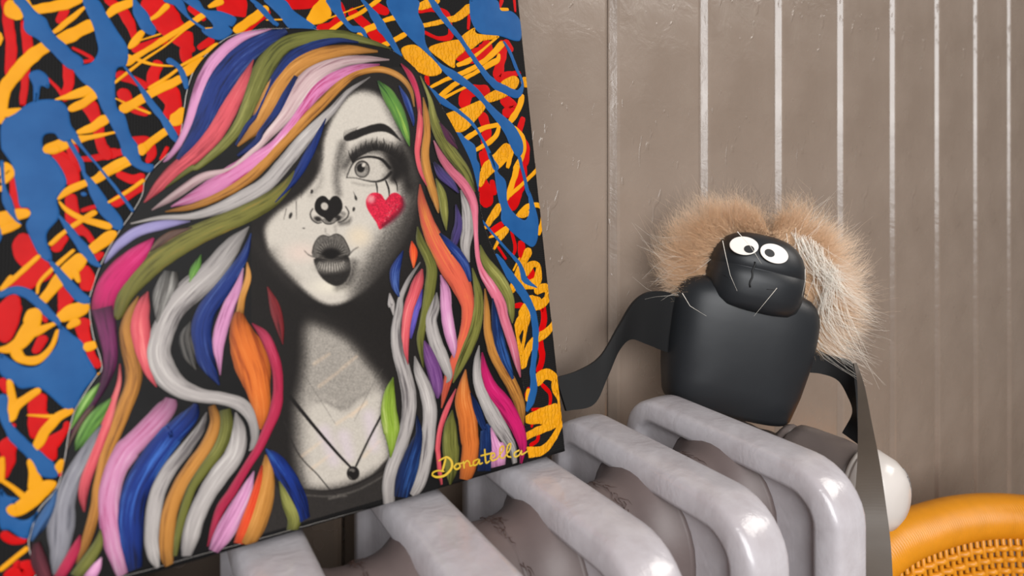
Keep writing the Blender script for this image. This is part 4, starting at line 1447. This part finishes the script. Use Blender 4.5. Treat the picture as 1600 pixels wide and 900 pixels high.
def sup(cx, cy, z, a, b, n=2.6, seg=56):
    pts = []
    for k in range(seg):
        t = 2 * math.pi * k / seg
        c_, s_ = math.cos(t), math.sin(t)
        pts.append(Vector((cx + a * math.copysign(abs(c_) ** (2 / n), c_), cy + b * math.copysign(abs(s_) ** (2 / n), s_), z)))
    return pts


TB = Matrix.Scale(1.03, 4) @ Matrix.Rotation(math.radians(12.0), 4, 'Y') @ Matrix.Rotation(math.radians(-4), 4, 'X')
body_r = [(0.0, .036, .019), (0.0012, .0385, .0215), (0.004, .0402, .0235), (0.02, .0438, .0262), (0.040, .0468, .028), (0.058, .0480, .0285), (0.067, .0478, .0283), (0.073, .0466, .0275),
          (0.0775, .0442, .026), (0.081, .0405, .0236), (0.0832, .035, .021), (0.0842, .028, .018), (0.0845, .018, .012)]
rings = [[TB @ p for p in sup(0, 0, z, a, b, 3.2)] for z, a, b in body_r]
obj('body', mesh(*loft(rings)), MATS['black_plastic'], doll)
TH = Matrix.Translation(TB @ Vector((-0.001, -0.013, 0.0685))) @ Matrix.Rotation(math.radians(13), 4, 'Y') @ Matrix.Rotation(math.radians(-6), 4, 'X')
head_r = [(-0.001, .020, .016), (0.0005, .0252, .0205), (0.004, .0286, .0235), (0.010, .0304, .0252), (0.018, .0310, .0258), (0.0255, .0306, .0254), (0.0258, .0302, .025), (0.0264, .0302, .025), (0.0267, .0305, .0253), (0.033, .0294, .0244), (0.039, .0268, .0222), (0.044, .0228, .0188), (0.0475, .0172, .014), (0.0493, .0105, .0085), (0.0498, .004, .003)]
hv, hf = loft([[TH @ p for p in sup(0, 0, z, a, b, 2.5)] for z, a, b in head_r])
head = obj('head', mesh(hv, hf), MATS['black_plastic'], doll)
hbvh = BVHTree.FromPolygons([Vector(v) for v in hv], hf)
MW = Matrix.Translation(DO) @ Matrix.Rotation(-YAW, 4, 'Z')
MI = MW.inverted()


def on_head(px, py):
    """spot on the front of the head seen in that direction"""
    f_ = 963.1
    d = Vector((math.sin(YAW), math.cos(YAW), 0)) + Vector((math.cos(YAW), -math.sin(YAW), 0)) * ((px - 800) / f_) + Vector((0, 0, (272 - py) / f_))
    o_ = MI @ EYE
    dd = (MI.to_3x3() @ d).normalized()
    loc, nor, i_, _ = hbvh.ray_cast(o_, dd)
    if loc is None:
        loc, nor, i_, _ = hbvh.find_nearest(o_ + dd * 0.41)
    if nor.dot(dd) > 0: nor = -nor
    return loc, nor


def disc(loc, nor, rx, ry, rot, lift, th, name, mat, parent):
    zax = nor.normalized()
    xax = (Vector((math.cos(rot), 0, -math.sin(rot))))
    xax = (xax - zax * xax.dot(zax)).normalized()
    yax = zax.cross(xax)
    rings = []
    for q, hh in ((1, 0), (1, th * .7), (0.96, th)):
        rings.append([loc + zax * (lift + hh) + xax * (rx * q * math.cos(6.2832 * k / 40)) + yax * (ry * q * math.sin(6.2832 * k / 40)) for k in range(40)])
    return obj(name, mesh(*loft(rings), False), mat, parent)


for (ex, ey, pxx, pyy, rot) in ((1162, 386, 1170.5, 389.5, 0.20), (1208, 398, 1202.5, 395.5, 0.26)):
    loc, nor = on_head(ex, ey)
    nn = (nor * 0.6 + Vector((0, -0.9, 0.25)).normalized() * 0.4 + Vector((0, 0, .25))).normalized()
    ew = disc(loc, nn, 0.0087, 0.0068, rot, 0.0014, 0.0006, 'eye', MATS['eye_white'], doll)
    # pupil in the eye's own plane
    f_ = 963.1
    d = Vector((math.sin(YAW), math.cos(YAW), 0)) + Vector((math.cos(YAW), -math.sin(YAW), 0)) * ((pxx - 800) / f_) + Vector((0, 0, (272 - pyy) / f_))
    o_ = MI @ EYE
    dd = (MI.to_3x3() @ d).normalized()
    pl = loc + nn * 0.0020
    q = o_ + dd * ((pl - o_).dot(nn) / dd.dot(nn))
    disc(q, nn, 0.0031, 0.0028, rot, 0.00005, 0.00025, 'pupil', MATS['pupil_black'], ew)

pts = []
for k in range(9):
    l_, n_ = on_head(1179.5 - 8.5 * k / 8 + 1.2 * math.sin(k * 1.7), 409 + 40 * k / 8)
    pts.append(l_ + n_ * 0.0001)
obj('mouth_seam', mesh(*tube(pts, 0.0006, 6)), MATS['seam_black'], head)
for (a, b) in (((1131, 430), (1141, 436)), ((1198, 452), (1214, 453))):
    pts = []
    for k in range(5):
        l_, n_ = on_head(a[0] + (b[0] - a[0]) * k / 4, a[1] + (b[1] - a[1]) * k / 4)
        pts.append(l_)
    obj('crease', mesh(*tube(pts, 0.00022, 5)), MATS['seam_black'], head)


def P3(px, py, depth):
    """doll-frame point from the drawing of the doll at a distance from the viewer"""
    f_ = 963.1
    d = Vector((math.sin(YAW), math.cos(YAW), 0)) + Vector((math.cos(YAW), -math.sin(YAW), 0)) * ((px - 800) / f_) + Vector((0, 0, (272 - py) / f_))
    return MI @ (EYE + d * (depth + 0.020))


def band(L, Rr, th=0.0022):
    """flat rubber band between two edge polylines, with thickness"""
    Lc = catmull(L, 0.003) if False else None
    def rs3(P, n=90):
        P = np.array([tuple(p) for p in P])
        seg = np.r_[0, np.cumsum(np.linalg.norm(np.diff(P, axis=0), axis=1))]
        Q = np.vstack([2 * P[0] - P[1], P, 2 * P[-1] - P[-2]])
        out = []
        for s in np.linspace(0, seg[-1], n):
            i = min(np.searchsorted(seg, s, 'right') - 1, len(P) - 2)
            t = (s - seg[i]) / (seg[i + 1] - seg[i])
            p0, p1, p2, p3 = Q[i], Q[i + 1], Q[i + 2], Q[i + 3]
            out.append(0.5 * ((2 * p1) + (-p0 + p2) * t + (2 * p0 - 5 * p1 + 4 * p2 - p3) * t * t + (-p0 + 3 * p1 - 3 * p2 + p3) * t ** 3))
        return [Vector(q) for q in out]
    A, B = rs3(L), rs3(Rr)
    rings = []
    for i in range(len(A)):
        t = (A[min(i + 1, len(A) - 1)] - A[max(i - 1, 0)]).normalized()
        w = (B[i] - A[i])
        nn = t.cross(w).normalized() * (th / 2)
        rings.append([A[i] + nn, A[i] * .5 + B[i] * .5 + nn * 1.0, B[i] + nn, B[i] - nn, A[i] * .5 + B[i] * .5 - nn, A[i] - nn])
    return mesh(*loft(rings), False)


# left arm: rubber band that arches out of the shoulder and drops behind the canvas
top = [P3(1085, 474, .396), P3(1050, 458, .392), P3(1015, 456, .386), P3(990, 472, .380), P3(966, 510, .372), P3(938, 556, .362), P3(905, 578, .352), P3(868, 590, .344)]
bot = [P3(1062, 556, .394), P3(1036, 548, .390), P3(1008, 537, .384), P3(984, 530, .378), P3(966, 548, .370), P3(948, 590, .360), P3(926, 632, .350), P3(884, 642, .341)]
obj('arm', band(top, bot), MATS['black_rubber'], doll)
# right arm: leaves the hip, turns down, its end hanging inwards
top = [P3(1232, 528, .400), P3(1262, 540, .398), P3(1300, 556, .392), P3(1330, 566, .384), P3(1338, 600, .380), P3(1342, 650, .378), P3(1342, 694, .376)]
bot = [P3(1232, 578, .400), P3(1258, 581, .398), P3(1284, 584, .394), P3(1310, 594, .390), P3(1326, 618, .388), P3(1334, 645, .386), P3(1317, 676, .385)]
obj('arm', band(top, bot), MATS['black_rubber'], doll)
lf = [P3(1333, 568, .366), P3(1340, 600, .358), P3(1341, 660, .338), P3(1340, 720, .312), P3(1335, 790, .296), P3(1338, 850, .290), P3(1350, 930, .286)]
rt = [P3(1338, 568, .366), P3(1350, 600, .356), P3(1362, 660, .334), P3(1374, 720, .308), P3(1384, 790, .292), P3(1391, 850, .286), P3(1396, 930, .282)]
obj('strap', band(lf, rt, 0.0018), MATS['strap_rubber'], doll)['label'] = 'long grey rubber strap hanging from the hand'


# fur wig: tufts run from a band over the head out to a ragged outline
def path_at(P, t):
    P = np.array(P, float)
    s = np.r_[0, np.cumsum(np.hypot(*np.diff(P[:, :2], axis=0).T))]
    s /= s[-1]
    return np.array([np.interp(t, s, P[:, k]) for k in range(P.shape[1])])


def hair_mesh(Q, r):
    """Q: (n, k, 3) hair points -> thin three-sided tapering hairs"""
    n, k, _ = Q.shape
    T = np.gradient(Q, axis=1)
    T /= np.maximum(np.linalg.norm(T, axis=2, keepdims=True), 1e-9)
    A = np.cross(T, np.array([0.31, 0.77, 0.55]))
    A /= np.maximum(np.linalg.norm(A, axis=2, keepdims=True), 1e-9)
    B = np.cross(T, A)
    rr = (r * (1 - 0.85 * np.linspace(0, 1, k)))[None, :, None]
    V = np.stack([Q + rr * (A * math.cos(a) + B * math.sin(a)) for a in (0, 2.0944, 4.1888)], axis=2).reshape(-1, 3)
    ii = (np.arange(n) * k * 3)[:, None, None] + (np.arange(k - 1) * 3)[None, :, None]
    F = []
    for c in range(3):
        d = (c + 1) % 3
        F.append(np.stack([ii + c, ii + d, ii + d + 3, ii + c + 3], -1).reshape(-1, 4))
    F = np.concatenate(F)
    me = bpy.data.meshes.new('hair')
    me.vertices.add(len(V)); me.vertices.foreach_set('co', V.astype(np.float32).ravel())
    me.loops.add(F.size); me.loops.foreach_set('vertex_index', F.astype(np.int32).ravel())
    me.polygons.add(len(F)); me.polygons.foreach_set('loop_start', np.arange(0, F.size, 4, dtype=np.int32))
    me.update(calc_edges=True)
    return me


_f = Vector((math.sin(YAW), math.cos(YAW), 0))
_r = Vector((math.cos(YAW), -math.sin(YAW), 0))
MIa = np.array(MI)


def P3v(px, py, depth):
    dep = depth + 0.020
    W = np.array(EYE)[None] + dep[:, None] * (np.array(_f)[None] + ((px - 800) / 963.1)[:, None] * np.array(_r)[None] + np.c_[np.zeros(len(px)), np.zeros(len(px)), (272 - py) / 963.1])
    return W @ MIa[:3, :3].T + MIa[:3, 3]


def paths(P, t):
    P = np.array(P, float)
    s = np.r_[0, np.cumsum(np.hypot(*np.diff(P[:, :2], axis=0).T))]
    s /= s[-1]
    return np.interp(t, s, P[:, 0]), np.interp(t, s, P[:, 1])


def fur(n, rootp, tipp, lo, hi, dep0, dep1, droop, wob, rad_, name, mat, tmin=0, tmax=1, curl=0.0, cl=9, ncl=46, tight=0.45):
    """hairs gather in loose tufts: each tuft has its own length, bend and lean"""
    ct = rng.uniform(tmin, tmax, ncl)
    ck = rng.uniform(lo, hi, ncl)
    cb = rng.normal(0, 0.10, ncl)
    cd = rng.uniform(0, 1, ncl)
    cx, cy_ = rng.normal(0, cl, ncl), rng.normal(0, cl, ncl)
    w = rng.integers(0, ncl, n)
    t = np.clip(ct[w] + rng.normal(0, 0.05, n), 0, 1)
    rx, ry = paths(rootp, t)
    tt = np.clip(ct[w] * tight + t * (1 - tight) + rng.normal(0, 0.03, n), 0, 1)
    ex, ey = paths(tipp, tt)
    k = ck[w] * rng.uniform(0.72, 1.06, n)
    dz = np.clip(cd[w] + rng.normal(0, 0.18, n), 0, 1)
    R0 = P3v(rx + rng.normal(0, 4, n), ry + rng.normal(0, 4, n), dep0 + 0.016 * dz)
    E0 = P3v(rx + (ex - rx) * k + cx[w] + rng.normal(0, cl * .7, n), ry + (ey - ry) * k + cy_[w] + rng.normal(0, cl * .7, n), dep0 + (dep1 - dep0) * dz + rng.normal(0, .004, n))
    v = E0 - R0
    bend = (curl + cb[w] + rng.normal(0, 0.07, n))[:, None]
    side = np.c_[-v[:, 2], np.zeros(n), v[:, 0]] * bend
    u = np.linspace(0, 1, 7)[None, :, None]
    Q = R0[:, None] + v[:, None] * u + side[:, None] * np.sin(math.pi * u) + np.array([0, 0, -droop])[None, None] * u * u
    ph = rng.uniform(0, 6.28, (n, 1, 3))
    Q = Q + np.sin(ph + u * np.array([8.0, 9.0, 7.0])) * (wob * u)
    return tag(obj(name, hair_mesh(Q, rad_), mat, doll), kind='stuff')


RL = [(1108, 462), (1104, 440), (1112, 410), (1128, 386), (1150, 374), (1178, 366), (1196, 366)]
TL = [(1060, 478), (1036, 455), (1028, 415), (1030, 375), (1042, 340), (1075, 316), (1110, 306), (1150, 304), (1190, 326)]
RRt = [(1206, 366), (1226, 372), (1244, 388), (1254, 410), (1260, 440), (1262, 470), (1262, 500)]
TR = [(1212, 330), (1236, 312), (1270, 318), (1305, 340), (1330, 385), (1350, 440), (1360, 500), (1340, 548), (1306, 556), (1280, 540)]
fur(9000, RL, TL, 0.50, 1.06, .400, .404, 0.001, 0.0016, 0.00012, 'fur', MATS['fur_tan'], curl=0.10)
fur(4500, RL, TL, 0.40, 0.90, .394, .392, 0.001, 0.0016, 0.00012, 'fur', MATS['fur_ginger'], curl=0.08)
fur(10000, RRt, TR, 0.52, 1.08, .400, .404, 0.003, 0.0016, 0.00012, 'fur', MATS['fur_tan'], curl=-0.18)
fur(5500, RRt, TR, 0.40, 0.95, .394, .390, 0.003, 0.0016, 0.00012, 'fur', MATS['fur_ginger'], curl=-0.16)
fur(190, [(1240, 368), (1268, 376), (1292, 392), (1306, 420), (1300, 452)], [(1352, 420), (1376, 470), (1386, 520), (1384, 566), (1368, 590), (1340, 580), (1322, 560)], 0.82, 1.06, .384, .378, 0.003, 0.0008, 0.00017, 'guard_hair', MATS['fur_white'], curl=-0.24, cl=4, ncl=26, tight=0.7)
fur(34, RL, [(1050, 480), (1010, 460), (985, 420), (1005, 370), (1020, 340), (1050, 310)], 0.8, 1.08, .392, .388, 0.001, 0.001, 0.00018, 'guard_hair', MATS['fur_white'], tmax=0.75, curl=0.12, cl=8, ncl=24)
fur(18, [(1220, 372), (1250, 400)], [(1270, 290), (1310, 310), (1335, 340)], 0.8, 1.05, .392, .390, 0, 0.001, 0.00018, 'guard_hair', MATS['fur_white'], curl=0.05, cl=10, ncl=12)
fur(120, RL[3:] + RRt[:3], [(1060, 290), (1110, 280), (1150, 274), (1200, 282), (1240, 284), (1280, 296)], 0.65, 1.08, .404, .408, 0, 0.0014, 0.00009, 'fur', MATS['fur_dark'], curl=0.06, cl=10)
fur(70, RRt[3:], [(1380, 470), (1395, 520), (1385, 570), (1350, 580)], 0.7, 1.0, .396, .396, 0.002, 0.001, 0.00012, 'fur', MATS['fur_dark'], curl=-0.15)
fur(700, RL, TL, 0.85, 1.16, .398, .404, 0.001, 0.0022, 0.00010, 'fur', MATS['fur_tan'], curl=0.12, cl=12)
fur(700, RRt, TR, 0.85, 1.14, .396, .402, 0.003, 0.0022, 0.00010, 'fur', MATS['fur_tan'], curl=-0.2, cl=12)
# stray hairs lying over the face and chest
stray = []
for L in ([(1129, 376), (1134, 400), (1141, 430), (1152, 455)], [(1214, 450), (1196, 472), (1178, 494)], [(1258, 420), (1258, 440), (1253, 464)], [(1152, 362), (1172, 384), (1190, 412)], [(1066, 458), (1078, 478), (1104, 494)]):
    stray.append([P3(x, y, .352) for x, y in L])
obj('stray_hair', strands(stray, 0.00024), MATS['fur_white'], doll)['kind'] = 'stuff'

# ------------------------------------------------------------------ wicker chair
def W3(px, py, depth):
    f_ = 963.1
    d = Vector((math.sin(YAW), math.cos(YAW), 0)) + Vector((math.cos(YAW), -math.sin(YAW), 0)) * ((px - 800) / f_) + Vector((0, 0, (272 - py) / f_))
    return EYE + d * depth


def sm3(P, n):
    P = np.array([tuple(p) for p in P])
    Q = np.vstack([2 * P[0] - P[1], P, 2 * P[-1] - P[-2]])
    out = []
    for s in np.linspace(0, len(P) - 1, n):
        i = min(int(s), len(P) - 2)
        t = s - i
        p0, p1, p2, p3 = Q[i], Q[i + 1], Q[i + 2], Q[i + 3]
        out.append(Vector(0.5 * ((2 * p1) + (-p0 + p2) * t + (2 * p0 - 5 * p1 + 4 * p2 - p3) * t * t + (-p0 + 3 * p1 - 3 * p2 + p3) * t ** 3)))
    return out


RIM = [W3(1300, 960, .50), W3(1345, 893, .53), W3(1395, 848, .555), W3(1445, 826, .575), W3(1500, 811, .59), W3(1560, 806, .60), W3(1630, 812, .60), W3(1720, 835, .585), W3(1810, 880, .55), W3(1880, 950, .51)]
cc = sum(RIM, Vector()) / len(RIM)
chair = empty('wicker_chair', (cc.x, cc.y, FLOOR))
tag(chair, 'golden yellow wicker chair back below the valve knob', 'chair')
base = Vector((cc.x, cc.y, FLOOR))
NR = 900
rim = [p - base for p in sm3(RIM, NR)]
rr_ = [0.0195 + 0.00055 * math.cos(2 * math.pi * i / 6.0) for i in range(NR)]
obj('rim', mesh(*tube(rim, rr_, 20)), MATS['chair_cane'], chair)
# woven wall hanging below the rim, leaning inwards
cxy = Vector((0, -0.02, 0))
NS = 52
stk = sm3([p - base for p in RIM], NS)


def under(p, dz):
    """a point of the woven wall dz below the rim centre"""
    q = Vector((p.x, p.y, p.z - dz))
    inw = Vector((cxy.x - p.x, cxy.y - 0.20 - p.y, 0)).normalized()
    return q + inw * (0.010 + 0.10 * dz)


for i in range(1, NS - 1):
    pts = [under(stk[i], 0.006 + 0.022 * k) for k in range(14)]
    obj('stake', mesh(*tube(pts, 0.0022, 6)), MATS['chair_cane'], chair)
fine = sm3([p - base for p in RIM], NS * 6)
for rrow in range(26):
    dz = 0.024 + 0.0100 * rrow
    pts = []
    for i, p in enumerate(fine):
        q = under(p, dz)
        inw = Vector((cxy.x - p.x, cxy.y - 0.2 - p.y, 0)).normalized()
        s_ = math.cos(math.pi * i / 6.0) * (1 if rrow % 2 else -1)
        q = q + inw * (0.0040 * s_) + Vector((0, 0, 0.0016 * s_))
        pts.append(q)
    obj('cane_strand', mesh(*tube(pts, 0.0027, 7)), MATS['chair_cane'], chair)
# seat drum and legs
seat = []
for a in range(40):
    t = 2 * math.pi * a / 40
    seat.append((0.24 * math.cos(t), -0.20 + 0.22 * math.sin(t)))
zs = 0.28
ring = lambda k, z: [Vector((x * k, -0.2 + (y + 0.2) * k, z)) for x, y in seat]
obj('seat', mesh(*loft([ring(.9, zs - .04), ring(1, zs - .03), ring(1, zs - .005), ring(.95, zs), ring(.5, zs + .006)])), MATS['chair_cane'], chair)
for sx in (-1, 1):
    for sy in (-1, 1):
        obj('leg', mesh(*tube([(sx * .17, -0.2 + sy * .15, 0), (sx * .16, -0.2 + sy * .14, zs - .03)], [0.014, 0.018], 12)), MATS['chair_cane'], chair)
